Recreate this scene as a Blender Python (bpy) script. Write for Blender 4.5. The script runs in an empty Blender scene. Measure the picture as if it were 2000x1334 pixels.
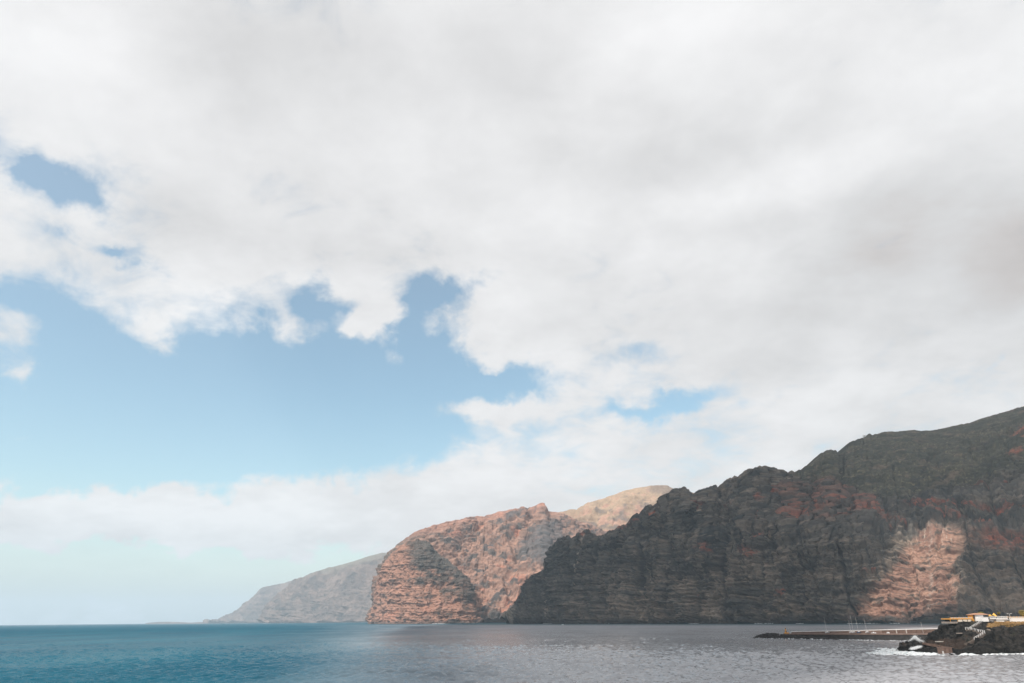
import bpy, bmesh, math, random
import numpy as np
from mathutils import Vector, Matrix
from mathutils.bvhtree import BVHTree

random.seed(7)
R = math.radians
scene = bpy.context.scene
COL = scene.collection

# ------------------------------------------------------------------ camera
CAM_H = 18.0
FPX, CX, CY = 1333.0, 1000.0, 667.0            # focal length and centre in photo pixels (2000 x 1334)
PITCH = math.atan((1210.5 - CY) / FPX)
ROLL = 0.0095
cF = np.array([0, math.cos(PITCH), math.sin(PITCH)])
u0 = np.array([0, -math.sin(PITCH), math.cos(PITCH)])
r0 = np.array([1.0, 0, 0])
cR = math.cos(ROLL) * r0 - math.sin(ROLL) * u0
cU = math.sin(ROLL) * r0 + math.cos(ROLL) * u0
CAM = np.array([0, 0, CAM_H])
cam_d = bpy.data.cameras.new('camera')
cam_d.lens = 36.0 * FPX / 2000.0
cam_d.sensor_width = 36.0
cam_d.clip_start = 0.5
cam_d.clip_end = 200000
cam = bpy.data.objects.new('camera', cam_d)
COL.objects.link(cam)
cam.matrix_world = Matrix(((cR[0], cU[0], -cF[0], 0), (cR[1], cU[1], -cF[1], 0), (cR[2], cU[2], -cF[2], CAM_H), (0, 0, 0, 1)))
scene.camera = cam

# ------------------------------------------------------------------ sun, sky, exposure
SUN_EL = R(50)
SUN_AZ = R(-138)                                # from +Y, clockwise positive: behind and to the left
SUN = np.array([math.cos(SUN_EL) * math.sin(SUN_AZ), math.cos(SUN_EL) * math.cos(SUN_AZ), math.sin(SUN_EL)])
sun_d = bpy.data.lights.new('sun', 'SUN')
sun_d.energy = 4.6
sun_d.angle = R(0.5)
sun_d.color = (1.0, 0.93, 0.85)
sun = bpy.data.objects.new('sun', sun_d)
COL.objects.link(sun)
sun.rotation_euler = Vector(-SUN).to_track_quat('-Z', 'Y').to_euler()
sun.location = (-2000, -2000, 4000)

scene.view_settings.view_transform = 'Standard'
scene.view_settings.look = 'None'
scene.view_settings.exposure = 0.0
scene.view_settings.gamma = 1.0
scene.view_settings.use_curve_mapping = False
scene.cycles.use_denoising = True
scene.cycles.max_bounces = 8
scene.cycles.diffuse_bounces = 3
scene.cycles.volume_bounces = 2
scene.cycles.sample_clamp_indirect = 6.0


def pray(px, py):
    d = cF + cR * (px - CX) / FPX + cU * (CY - py) / FPX
    return d


def azel(px, py):
    d = pray(px, py); d = d / np.linalg.norm(d)
    return math.atan2(d[0], d[1]), math.asin(d[2])


class NT:
    """small helper to write node trees as expressions"""
    def __init__(s, tree):
        s.t = tree; tree.nodes.clear(); s.k = 0

    def n(s, kind, **kw):
        nd = s.t.nodes.new(kind)
        nd.location = ((s.k % 40) * 180, -(s.k // 40) * 300); s.k += 1
        for a, v in kw.items():
            setattr(nd, a, v)
        return nd

    def put(s, sock, v):
        if v is None:
            return
        if hasattr(v, 'is_output'):
            s.t.links.new(v, sock)
        else:
            sock.default_value = v

    def math(s, op, a, b=None, c=None, clamp=False):
        nd = s.n('ShaderNodeMath', operation=op, use_clamp=clamp)
        for i, v in enumerate((a, b, c)):
            s.put(nd.inputs[i], v)
        return nd.outputs[0]

    def vec(s, op, a, b=None, c=None):
        nd = s.n('ShaderNodeVectorMath', operation=op)
        for i, v in enumerate((a, b, c)):
            s.put(nd.inputs[i], v)
        return nd.outputs['Value'] if op in ('DOT_PRODUCT', 'LENGTH', 'DISTANCE') else nd.outputs[0]

    def noise(s, v, scale, detail=5, rough=0.55, lac=2.0, dist=0.0, col=False):
        nd = s.n('ShaderNodeTexNoise')
        s.put(nd.inputs['Vector'], v)
        for k_, x in (('Scale', scale), ('Detail', detail), ('Roughness', rough), ('Lacunarity', lac), ('Distortion', dist)):
            nd.inputs[k_].default_value = x
        return nd.outputs['Color' if col else 'Fac']

    def ss(s, v, a, b, lo=0.0, hi=1.0, kind='SMOOTHSTEP'):
        nd = s.n('ShaderNodeMapRange', interpolation_type=kind)
        s.put(nd.inputs[0], v)
        for i, x in enumerate((a, b, lo, hi)):
            nd.inputs[i + 1].default_value = x
        return nd.outputs[0]

    def mix(s, f, a, b, blend='MIX'):
        nd = s.n('ShaderNodeMix', data_type='RGBA', blend_type=blend)
        s.put(nd.inputs[0], f); s.put(nd.inputs[6], a); s.put(nd.inputs[7], b)
        return nd.outputs[2]

    def comb(s, x, y, z=0.0):
        nd = s.n('ShaderNodeCombineXYZ')
        for i, v in enumerate((x, y, z)):
            s.put(nd.inputs[i], v)
        return nd.outputs[0]

    def sep(s, v):
        nd = s.n('ShaderNodeSeparateXYZ'); s.put(nd.inputs[0], v)
        return nd.outputs


# ---- world: Nishita sky with a broken stratocumulus layer
SKY_STR = 0.15
world = bpy.data.worlds.new('World')
scene.world = world
world.use_nodes = True
T = NT(world.node_tree)
d = T.n('ShaderNodeTexCoord').outputs['Generated']
dx, dy, dz = T.sep(d)
az = T.math('ARCTAN2', dx, dy)
el = T.math('ARCSINE', dz)
p = T.comb(az, el)
w1 = T.vec('SUBTRACT', T.noise(d, 6.0, 3, 0.5, col=True), (0.5, 0.5, 0.5))
w2 = T.vec('SUBTRACT', T.noise(d, 16.0, 7, 0.56, col=True), (0.5, 0.5, 0.5))
pw = T.vec('MULTIPLY_ADD', w1, (0.11, 0.07, 0.0), p)
pw = T.vec('MULTIPLY_ADD', w2, (0.15, 0.10, 0.0), pw)

# (photo x, photo y, x radius, y radius, weight): clear gaps < 0, cloud banks > 0
GAPS = [
    (300, 810, 470, 125, -1.5), (560, 765, 340, 100, -1.0), (500, 665, 90, 30, -0.5), (780, 850, 120, 60, -0.5),
    (630, 600, 80, 42, -1.05), (655, 680, 60, 40, -0.7), (865, 560, 66, 40, -1.1), (850, 650, 50, 60, -0.95), (960, 735, 110, 26, -0.3),
    (125, 365, 78, 46, -1.25), (60, 310, 40, 40, -0.7), (195, 500, 66, 17, -0.95), (110, 595, 90, 42, -0.75), (15, 550, 50, 30, -0.4),
    (1280, 798, 150, 22, -1.0), (960, 735, 110, 30, -0.95), (1235, 700, 55, 22, -0.5), (1960, 690, 45, 10, -0.4),
    (0, 260, 30, 30, -0.4), (30, 900, 330, 60, -0.6), (500, 890, 260, 50, -0.5),
    (200, 1132, 450, 60, -1.7), (520, 1140, 160, 45, -0.7),
    (235, 1015, 240, 36, 1.25), (20, 1010, 180, 32, 1.1), (480, 1015, 240, 40, 1.25), (760, 1000, 180, 60, 0.7),
    (15, 722, 62, 36, 1.0), (35, 826, 65, 9, 0.8), (130, 740, 35, 10, 0.35),
    (738, 640, 52, 44, 1.15), (575, 650, 62, 40, 0.75), (270, 630, 90, 48, 0.7), (30, 625, 70, 40, 0.6),
    (1350, 220, 800, 300, 0.40), (500, 180, 420, 130, 0.35), (1700, 600, 420, 160, 0.25), (480, 480, 200, 70, 0.3),
    (930, 800, 130, 22, 0.75), (1000, 660, 90, 60, 0.5), (900, 900, 120, 70, 0.5),
]


def blobs(vec, lst):
    acc = None
    for (x, y, rx, ry, w) in lst:
        a0, e0 = azel(x, y)
        a1, _ = azel(x + rx, y); _, e1 = azel(x, y - ry)
        ia, ie = 1 / max(1e-4, a1 - a0), 1 / max(1e-4, e1 - e0)
        q = T.vec('MULTIPLY_ADD', vec, (ia, ie, 0), (-a0 * ia, -e0 * ie, 0))
        g = T.math('POWER', math.exp(-0.8), T.vec('DOT_PRODUCT', q, q))
        acc = T.math('MULTIPLY_ADD', g, w, acc if acc is not None else 0.0)
    return acc


bias = blobs(pw, GAPS)
inv = T.math('DIVIDE', 1.0, T.math('ADD', T.math('MAXIMUM', dz, 0.0), 0.30))
q = T.comb(T.math('MULTIPLY', dx, inv), T.math('MULTIPLY', dy, inv), T.math('MULTIPLY', dz, 0.8))
n1 = T.noise(q, 3.1, 9, 0.58, dist=0.15)
n2 = T.noise(q, 9.5, 9, 0.60, dist=0.5)
dens = T.math('ADD', bias, T.math('MULTIPLY_ADD', n1, 1.3, -0.65 + 0.60))
dens = T.math('MULTIPLY_ADD', T.math('SUBTRACT', n2, 0.5), 1.25, dens)
alpha = T.math('MAXIMUM', T.ss(dens, -0.30, 0.68), T.math('MAXIMUM', T.ss(el, 0.25, 0.6, 0.0, 0.12), T.ss(el, 0.05, 0.18, 0.36, 0.0)))     # thin high veil, mist near the horizon
# cloud tone: thicker masses grey below, thin sunward edges bright
qs = T.vec('ADD', q, (-0.10, -0.07, 0.10))
n1s = T.noise(qs, 3.1, 6, 0.58, dist=0.15)
lit = T.math('SUBTRACT', n1, n1s)
nb = T.noise(q, 1.15, 4, 0.5)
TONES = [(1980, 500, 190, 130, -0.18), (1700, 500, 260, 100, -0.09), (1560, 430, 200, 40, -0.05), (800, 110, 330, 100, -0.07), (450, 470, 200, 70, -0.06),
         (850, 510, 160, 40, -0.05), (1500, 600, 240, 60, -0.05), (1400, 30, 270, 80, 0.09), (80, 60, 200, 120, 0.06),
         (1150, 500, 150, 80, 0.05), (330, 560, 140, 50, 0.03), (1000, 110, 200, 90, -0.04), (1700, 80, 250, 70, 0.04), (300, 1000, 420, 28, 0.10), (1000, 900, 300, 120, 0.06), (1010, 640, 120, 70, 0.06),
         (300, 620, 200, 40, 0.05), (740, 640, 90, 50, 0.05), (1450, 380, 300, 40, 0.05), (1250, 330, 260, 50, -0.04)]
tone = blobs(p, TONES)
v = T.math('MULTIPLY_ADD', tone, 1.2, 0.835)
v = T.math('MULTIPLY_ADD', lit, 0.38, v)
v = T.math('MULTIPLY_ADD', T.math('SUBTRACT', nb, 0.5), 0.07, v)
v = T.math('MULTIPLY_ADD', T.math('SUBTRACT', n2, 0.5), 0.10, v)
v = T.math('MINIMUM', T.math('MAXIMUM', v, 0.5), 0.96)
cool = T.ss(v, 0.58, 0.74)
cc = T.mix(cool, (1.03, 0.975, 0.955, 1), (1.0, 0.996, 1.0, 1))
cloud = T.vec('SCALE', cc); T.put(cloud.node.inputs['Scale'], T.math('MULTIPLY', v, 1 / SKY_STR))
sky = T.n('ShaderNodeTexSky', sky_type='NISHITA', sun_disc=False)
sky.sun_elevation = SUN_EL
sky.sun_rotation = SUN_AZ
sky.altitude = 100; sky.air_density = 1.0; sky.dust_density = 1.8; sky.ozone_density = 0.9
clear = T.vec('MULTIPLY', sky.outputs[0], (1.38, 1.48, 1.27))
final = T.mix(alpha, clear, cloud)
bg = T.n('ShaderNodeBackground')
T.put(bg.inputs[0], final); bg.inputs[1].default_value = SKY_STR
T.put(T.n('ShaderNodeOutputWorld').inputs[0], bg.outputs[0])
world.cycles.sampling_method = 'MANUAL'
world.cycles.sample_map_resolution = 512


# ------------------------------------------------------------------ helpers
def tag(o, label=None, cat=None, group=None, kind=None):
    if label: o['label'] = label
    if cat: o['category'] = cat
    if group: o['group'] = group
    if kind: o['kind'] = kind
    return o


def at(px, py, Y):
    """point seen at photo position (px, py), Y metres in front of the camera"""
    d = pray(px, py)
    return CAM + d * (Y / d[1])


def at_np(px, py, Y):
    d = cF[None] + cR[None] * ((px - CX) / FPX)[:, None] + cU[None] * ((CY - py) / FPX)[:, None]
    return CAM[None] + d * (Y / d[:, 1])[:, None]


def gp(px, Y, z=0.0):
    """point at height z and distance Y in photo column px"""
    zc = cF[1] * Y + cF[2] * (z - CAM_H)
    c = cR[1] * Y + cR[2] * (z - CAM_H)
    return np.array([((px - CX) / FPX * zc - c) / cR[0], Y, z])


def gz(px, py, z=0.0):
    d = pray(px, py)
    return CAM + d * ((z - CAM_H) / d[2])


def project(P):
    v_ = P - CAM
    zc = v_ @ cF
    return CX + FPX * (v_ @ cR) / zc, CY - FPX * (v_ @ cU) / zc


_rng = np.random.RandomState(3)
_perm = np.tile(_rng.permutation(256), 2)
_rv = np.random.RandomState(5).rand(256) * 2 - 1
_grad = _rng.normal(size=(256, 3)); _grad /= np.linalg.norm(_grad, axis=1)[:, None]


def perlin(x, y, z):
    x, y, z = np.broadcast_arrays(np.asarray(x, float), np.asarray(y, float), np.asarray(z, float))
    xi, yi, zi = np.floor(x).astype(int), np.floor(y).astype(int), np.floor(z).astype(int)
    xf, yf, zf = x - xi, y - yi, z - zi
    f = lambda t: t * t * t * (t * (t * 6 - 15) + 10)
    u, v_, w = f(xf), f(yf), f(zf)
    out = 0
    for i in (0, 1):
        a = _perm[(xi + i) & 255]; wu = u if i else 1 - u
        for j in (0, 1):
            b = _perm[(a + yi + j) & 255]; wv = v_ if j else 1 - v_
            for k in (0, 1):
                g = _grad[_perm[(b + zi + k) & 255]]
                ww = w if k else 1 - w
                out = out + wu * wv * ww * (g[..., 0] * (xf - i) + g[..., 1] * (yf - j) + g[..., 2] * (zf - k))
    return out * 1.6


def fbm(x, y, z, oct=4, gain=0.5, lac=2.03):
    s, a, n = 0, 1.0, 0
    for o in range(oct):
        s = s + a * perlin(x + 17.3 * o, y + 5.1 * o, z - 9.7 * o); n += a
        a *= gain; x, y, z = x * lac, y * lac, z * lac
    return s / n


def ridged(x, y, z, oct=3):
    s, a, n = 0, 1.0, 0
    for o in range(oct):
        s = s + a * (1 - 2 * np.abs(perlin(x + 7.1 * o, y, z + 3.3 * o))); n += a
        a *= 0.5; x, y, z = x * 2.1, y * 2.1, z * 2.1
    return s / n


def blocks(x, y, z, seed=0):
    """fractured rock: a random value per Voronoi block and the distance to the block's joint"""
    x, y, z = np.broadcast_arrays(x, y, z)
    sh = x.shape; x, y, z = x.ravel(), y.ravel(), z.ravel()
    xi, yi, zi = np.floor(x).astype(int), np.floor(y).astype(int), np.floor(z).astype(int)
    f1 = np.full(x.shape, 9.0); f2 = np.full(x.shape, 9.0); val = np.zeros(x.shape)
    for i in (-1, 0, 1):
        for j in (-1, 0, 1):
            for k in (-1, 0, 1):
                h = _perm[(_perm[(_perm[(xi + i + seed) & 255] + yi + j) & 255] + zi + k) & 255]
                g_ = _grad[h] * 0.45 + 0.5
                d_ = (xi + i + g_[:, 0] - x) ** 2 + (yi + j + g_[:, 1] - y) ** 2 + (zi + k + g_[:, 2] - z) ** 2
                nw = d_ < f1
                f2 = np.where(nw, f1, np.minimum(f2, d_)); val = np.where(nw, _rv[h], val); f1 = np.where(nw, d_, f1)
    return val.reshape(sh), (np.sqrt(f2) - np.sqrt(f1)).reshape(sh)


def sstep(a, b, x):
    t = np.clip((x - a) / (b - a), 0, 1)
    return t * t * (3 - 2 * t)


def pchip(xk, yk, x):
    """monotone smooth interpolation"""
    xk, yk = np.asarray(xk, float), np.asarray(yk, float)
    if len(xk) < 3:
        return np.interp(x, xk, yk)
    h = np.diff(xk); s = np.diff(yk) / h
    m = np.zeros_like(yk)
    for i in range(1, len(xk) - 1):
        if s[i - 1] * s[i] > 0:
            m[i] = 2 * s[i - 1] * s[i] / (s[i - 1] + s[i])
    m[0], m[-1] = s[0], s[-1]
    i = np.clip(np.searchsorted(xk, x) - 1, 0, len(xk) - 2)
    t = np.clip((x - xk[i]) / h[i], 0, 1)
    return ((2 * t**3 - 3 * t**2 + 1) * yk[i] + (t**3 - 2 * t**2 + t) * h[i] * m[i]
            + (-2 * t**3 + 3 * t**2) * yk[i + 1] + (t**3 - t**2) * h[i] * m[i + 1])


def mesh_np(name, V, Fq, mat, col=None, smooth=False, parent=None):
    me = bpy.data.meshes.new(name)
    nv, nf = len(V), len(Fq)
    k = Fq.shape[1]
    me.vertices.add(nv); me.vertices.foreach_set('co', np.ascontiguousarray(V, np.float32).ravel())
    me.loops.add(nf * k); me.loops.foreach_set('vertex_index', np.ascontiguousarray(Fq, np.int32).ravel())
    me.polygons.add(nf); me.polygons.foreach_set('loop_start', np.arange(0, nf * k, k, dtype=np.int32))
    me.polygons.foreach_set('loop_total', np.full(nf, k, np.int32))
    me.update(calc_edges=True)
    if smooth:
        me.polygons.foreach_set('use_smooth', np.ones(nf, bool))
    if col is not None:
        at_ = me.color_attributes.new('rock_colour', 'FLOAT_COLOR', 'POINT')
        c4 = np.ones((nv, 4), np.float32); c4[:, :3] = col
        at_.data.foreach_set('color', c4.ravel())
    me.materials.append(mat)
    o = bpy.data.objects.new(name, me)
    COL.objects.link(o)
    if parent: o.parent = parent
    return o


def grid_faces(nu, nv):
    i = np.arange(nu * nv).reshape(nu, nv)
    return np.stack([i[:-1, :-1], i[1:, :-1], i[1:, 1:], i[:-1, 1:]], -1).reshape(-1, 4)


def material(name, rough=0.9, spec=0.3):
    m = bpy.data.materials.new(name); m.use_nodes = True
    t = NT(m.node_tree)
    b = t.n('ShaderNodeBsdfPrincipled')
    b.inputs['Roughness'].default_value = rough
    b.inputs['Specular IOR Level'].default_value = spec
    t.put(t.n('ShaderNodeOutputMaterial').inputs[0], b.outputs[0])
    return m, t, b


def rock_material(name, fine, bump):
    m, t, b = material(name, 0.95, 0.15)
    a = t.n('ShaderNodeAttribute', attribute_name='rock_colour').outputs['Color']
    g = t.n('ShaderNodeNewGeometry').outputs['Position']
    n = t.noise(g, fine, 5, 0.6)
    k = t.ss(n, 0.25, 0.75, 0.72, 1.30, 'LINEAR')
    c = t.vec('SCALE', a); t.put(c.node.inputs['Scale'], k)
    t.put(b.inputs['Base Color'], c)
    bp = t.n('ShaderNodeBump'); bp.inputs['Strength'].default_value = 0.7; bp.inputs['Distance'].default_value = bump
    t.put(bp.inputs['Height'], t.noise(g, fine * 0.8, 4, 0.65))
    t.put(b.inputs['Normal'], bp.outputs[0])
    return m


def plain(name, rgb, rough=0.8, spec=0.3, var=0.12, scale=1.5):
    """painted / weathered surface: a base colour with blotches and fine grain"""
    m, t, b = material(name, rough, spec)
    g = t.n('ShaderNodeNewGeometry').outputs['Position']
    n = t.noise(g, scale, 6, 0.65)
    c1 = tuple(x * (1 - var) for x in rgb) + (1,); c2 = tuple(min(1, x * (1 + var)) for x in rgb) + (1,)
    t.put(b.inputs['Base Color'], t.mix(t.ss(n, 0.3, 0.7), c1, c2))
    return m


# ------------------------------------------------------------------ cliffs
def pline(pts, px, py):
    """distance in photo pixels to a polyline"""
    dmin = np.full(px.shape, 1e9)
    for (x0, y0), (x1, y1) in zip(pts[:-1], pts[1:]):
        vx, vy = x1 - x0, y1 - y0
        t = np.clip(((px - x0) * vx + (py - y0) * vy) / (vx * vx + vy * vy + 1e-9), 0, 1)
        dmin = np.minimum(dmin, np.hypot(px - x0 - t * vx, py - y0 - t * vy))
    return dmin


def inpoly(poly, px, py):
    """signed distance (positive inside) to a polygon"""
    ins = np.zeros(px.shape, bool)
    n = len(poly)
    for i in range(n):
        x0, y0 = poly[i]; x1, y1 = poly[(i + 1) % n]
        c = ((y0 > py) != (y1 > py)) & (px < (x1 - x0) * (py - y0) / (y1 - y0 + 1e-12) + x0)
        ins ^= c
    dd = pline(list(poly) + [poly[0]], px, py)
    return np.where(ins, dd, -dd)


def cliff(name, mat, ridge, baseY, prof, nu, nv, geo, disp, back=(120, 30), zbase=-6.0, nb=10, ridge_noise=0.0, ridge_keep=0.35, fan=0.25):
    """rock face between the water line and a ridge; prof: {px: [(t, setback in m), ...]}"""
    rx, ry = np.array(ridge, float).T
    px = np.linspace(rx[0], rx[-1], nu)
    rpy = np.interp(px, rx, ry)
    if ridge_noise:
        rn = np.asarray(ridge_noise(px) if callable(ridge_noise) else ridge_noise)
        rpy = rpy + rn * (fbm(px * 0.09, 0.5, 3.3, 4, 0.65) - 0.5 * np.abs(perlin(px * 0.21, 2.5, 1.3)))
    bx, bY = np.array(baseY, float).T
    Yb = pchip(bx, bY, px)
    base = np.array([gp(a, b, zbase) for a, b in zip(px, Yb)])
    bpy_ = np.array([project(b)[1] for b in base])
    rpy = np.minimum(rpy, bpy_ - 0.8)
    keys = sorted(prof)
    tt = np.linspace(0, 1, nv)
    rowsets = np.array([pchip(*zip(*prof[k]), tt) for k in keys])            # key x nv
    kk = np.array(keys, float)
    dY = np.array([np.interp(px, kk, rowsets[:, j]) for j in range(nv)]).T   # nu x nv
    PY = bpy_[:, None] + (rpy - bpy_)[:, None] * tt[None]
    PXg = np.repeat(px[:, None], nv, 1)
    P = at_np(PXg.ravel(), PY.ravel(), (Yb[:, None] + dY).ravel()).reshape(nu, nv, 3)
    # outward normal of the smooth face
    du = np.gradient(P, axis=0); dv = np.gradient(P, axis=1)
    N = np.cross(du, dv); N /= np.linalg.norm(N, axis=2)[..., None] + 1e-9
    N *= np.where((N[..., 1] > 0), -1, 1)[..., None]
    taper = (1 - (1 - ridge_keep) * sstep(0.88, 1.0, tt))[None, :]
    D, colr = disp(P, PXg, PY, tt), None
    P2 = P + N * (D * taper)[..., None]
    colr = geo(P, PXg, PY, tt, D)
    # back of the ridge
    s = np.linspace(0, 1, nb + 1)[1:]
    ridgeP = P2[:, -1]
    outd = np.stack([ridgeP[:, 0] * fan, np.abs(ridgeP[:, 1]), 0 * ridgeP[:, 1]], 1); outd /= np.linalg.norm(outd, axis=1)[:, None]
    B = ridgeP[:, None] + outd[:, None] * (s[None, :, None] * back[0]) - np.array([0, 0, 1.0])[None, None] * (s[None, :, None]**1.4 * back[1])
    low = B[:, -1:].copy(); low[..., 2] = zbase
    V = np.concatenate([P2, B, low], 1)
    cc_ = np.concatenate([colr, np.repeat(colr[:, -1:], nb + 1, 1)], 1)
    nvt = V.shape[1]
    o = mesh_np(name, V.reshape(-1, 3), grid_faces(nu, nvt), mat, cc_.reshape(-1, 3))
    return o, V


def strata_disp(scale, amp, seed, dip=0.0, gul=1.0, led=1.0):
    def f(P, px, py, tt):
        x, y, z = P[..., 0], P[..., 1], P[..., 2]
        L = (x * 0.83 - y * 0.55)                                # run along the coast
        w = fbm(x / (260 * scale), y / (260 * scale), z / (220 * scale) + seed, 3)
        wf = fbm(x / (70 * scale), y / (70 * scale), z / (60 * scale) + seed, 3)
        zz = z + dip * L + 11 * scale * w + 2.0 * scale * wf
        g1 = ridged(L / (170 * scale) + 0.45 * w + 0.12 * wf, seed + z / (900 * scale), seed * 1.7, 3)
        g2 = ridged(L / (55 * scale) + 0.9 * w + 0.3 * wf, seed + z / (220 * scale), 2.2 + seed, 2)
        hard = perlin(zz / (15 * scale), L / (600 * scale), seed) + 0.8 * perlin(zz / (6.5 * scale), L / (300 * scale), seed + 4)
        led_ = np.tanh(7.0 * hard)
        mod = np.clip(0.45 + 1.3 * fbm(x / (130 * scale), y / (130 * scale), z / (60 * scale) + 9, 3), 0.0, 1.6)
        fine = ridged(x / (34 * scale) + 0.3 * wf, y / (34 * scale), z / (22 * scale), 4)
        blk = fbm(x / (95 * scale), y / (95 * scale), z / (60 * scale) + seed, 3, 0.5)
        b1, _e = blocks(L / (34 * scale) + 0.25 * wf, (0.55 * x + 0.83 * y) / (60 * scale), zz / (20 * scale), int(seed * 7))
        b2, _e = blocks(L / (13 * scale) + 0.3 * wf, (0.55 * x + 0.83 * y) / (22 * scale), zz / (8 * scale), int(seed * 3) + 9)
        return amp * (30 * gul * g1 + 13 * gul * g2 * np.clip(0.5 + 1.5 * w, 0, 1.5) + 5.2 * led * led_ * (0.08 + 0.9 * mod) + 4.5 * fine + 16 * blk + 6.5 * b1 + 3.2 * b2)
    return f


def lerp(a, b, t):
    return a + (b - a) * np.asarray(t)[..., None]


C3 = lambda *a: np.array(a, float)
ROCK_N = rock_material('basalt_cliff_rock', 0.09, 3.0)
ROCK_M = rock_material('red_brown_cliff_rock', 0.05, 5.0)
ROCK_F = rock_material('far_cliff_rock', 0.03, 6.0)

# ---- the near sea cliff
RIDGE_D = [(987, 1216), (996, 1208), (1010, 1190), (1018, 1178), (1025, 1152), (1036, 1140), (1047, 1124), (1060, 1116), (1070, 1108), (1082, 1102), (1085, 1062),
           (1091, 1057), (1100, 1055), (1113, 1051), (1118, 1055), (1130, 1047), (1138, 1044), (1143, 1036), (1150, 1035), (1156, 1043), (1162, 1046), (1173, 1050), (1185, 1046),
           (1198, 1039), (1210, 1032), (1225, 1024), (1233, 1013), (1242, 1004), (1248, 1006), (1256, 994), (1265, 988), (1271, 989), (1278, 992),
           (1290, 982), (1302, 973), (1310, 966), (1319, 960), (1329, 960), (1337, 957), (1344, 961), (1353, 969), (1360, 965), (1366, 960), (1376, 957), (1385, 953), (1394, 955),
           (1400, 953), (1406, 957), (1409, 950), (1412, 945), (1420, 939), (1428, 934), (1434, 928), (1440, 931), (1446, 928), (1455, 921), (1462, 918), (1475, 919), (1490, 917), (1503, 919),
           (1514, 919), (1521, 924), (1528, 926), (1541, 928), (1550, 925), (1559, 921), (1569, 918), (1571, 913), (1578, 914), (1586, 911), (1592, 902), (1598, 897), (1603, 889), (1611, 887),
           (1616, 882), (1623, 880), (1632, 880), (1637, 885), (1641, 887), (1648, 884), (1652, 875), (1661, 867), (1669, 863), (1680, 860), (1686, 858), (1690, 852), (1697, 849), (1707, 850),
           (1728, 844), (1750, 844), (1776, 842), (1800, 842), (1824, 841), (1845, 838), (1862, 834), (1885, 829), (1907, 823), (1928, 816), (1948, 809), (1975, 802), (2000, 794), (2060, 776), (2140, 752), (2240, 728)]
BASE_D = [(987, 3650), (1090, 3300), (1250, 2820), (1400, 2480), (1550, 2230), (1700, 2040), (1850, 1890), (2000, 1780), (2140, 1690), (2240, 1640)]
PROF_D = {987: [(0, 0), (0.5, 60), (1, 130)],
          1080: [(0, 0), (0.3, 60), (0.6, 130), (1, 200)],
          1092: [(0, 0), (0.3, 22), (0.6, 48), (0.85, 75), (1, 115)],
          1350: [(0, 0), (0.3, 30), (0.6, 65), (0.82, 130), (1, 270)],
          1460: [(0, 0), (0.3, 30), (0.58, 70), (0.75, 210), (1, 430)],
          1600: [(0, 0), (0.25, 30), (0.5, 70), (0.55, 110), (0.72, 360), (0.85, 430), (1, 620)],
          1750: [(0, 0), (0.2, 45), (0.45, 105), (0.52, 240), (0.62, 320), (0.78, 420), (1, 950)],
          2000: [(0, 0), (0.2, 50), (0.42, 110), (0.47, 230), (0.60, 280), (0.64, 380), (0.78, 440), (1, 1250)],
          2240: [(0, 0), (0.2, 50), (0.42, 110), (0.47, 230), (0.60, 280), (0.64, 380), (0.78, 440), (1, 1350)]}

RED_D = [([(1650, 962), (1672, 972), (1690, 992), (1712, 1005), (1728, 1012)], 6), ([(1690, 1005), (1705, 1018)], 5), ([(1560, 1012), (1572, 1022), (1585, 1022)], 8),
         ([(1540, 1030), (1565, 1035)], 4), ([(1605, 990), (1618, 1008)], 7), ([(1640, 1028), (1668, 1032)], 6), ([(1632, 982), (1640, 988)], 4),
         ([(1770, 995), (1820, 996), (1860, 1000), (1920, 998), (2000, 1001), (2140, 1003)], 4.5), ([(1950, 1004), (2000, 1008)], 8), ([(1825, 1031), (1870, 1030), (1900, 1040), (1945, 1040)], 5),
         ([(1905, 954), (1960, 952), (2000, 950)], 3), ([(1980, 856), (2000, 850), (2040, 842)], 7), ([(1972, 892), (2000, 888)], 6), ([(1940, 1062), (2000, 1060)], 14),
         ([(1477, 989), (1484, 984)], 6), ([(1503, 977), (1514, 972)], 6), ([(1418, 984), (1424, 988)], 6), ([(1477, 1028), (1479, 1022)], 5), ([(1545, 1010), (1550, 1035)], 9),
         ([(1198, 1038), (1225, 1028), (1245, 1024)], 4), ([(1140, 1044), (1158, 1044)], 5), ([(1276, 1020), (1294, 1018)], 3), ([(1383, 1075), (1392, 1078)], 9),
         ([(1468, 1085), (1488, 1090)], 8), ([(1484, 1060), (1488, 1052)], 6), ([(1170, 1213), (1182, 1213)], 2.5), ([(1380, 1170), (1382, 1172)], 5), ([(1532, 1170), (1552, 1165)], 4),
         ([(1357, 1001), (1366, 1003)], 5), ([(1660, 1010), (1690, 1022)], 4), ([(1745, 1048), (1775, 1044)], 4), ([(1700, 1128), (1720, 1124)], 4)]
TAN_D = [(1655, 1230), (1690, 1190), (1722, 1160), (1742, 1130), (1762, 1100), (1782, 1075), (1797, 1050), (1830, 1046), (1890, 1052), (1898, 1080), (1878, 1105),
         (1872, 1125), (1890, 1150), (1880, 1185), (1885, 1225)]
SCREE_LINES = [([(1560 + 18 * k, 955 + 4 * k), (1600 + 28 * k, 1035 + k)], 1.2) for k in range(7)]
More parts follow.
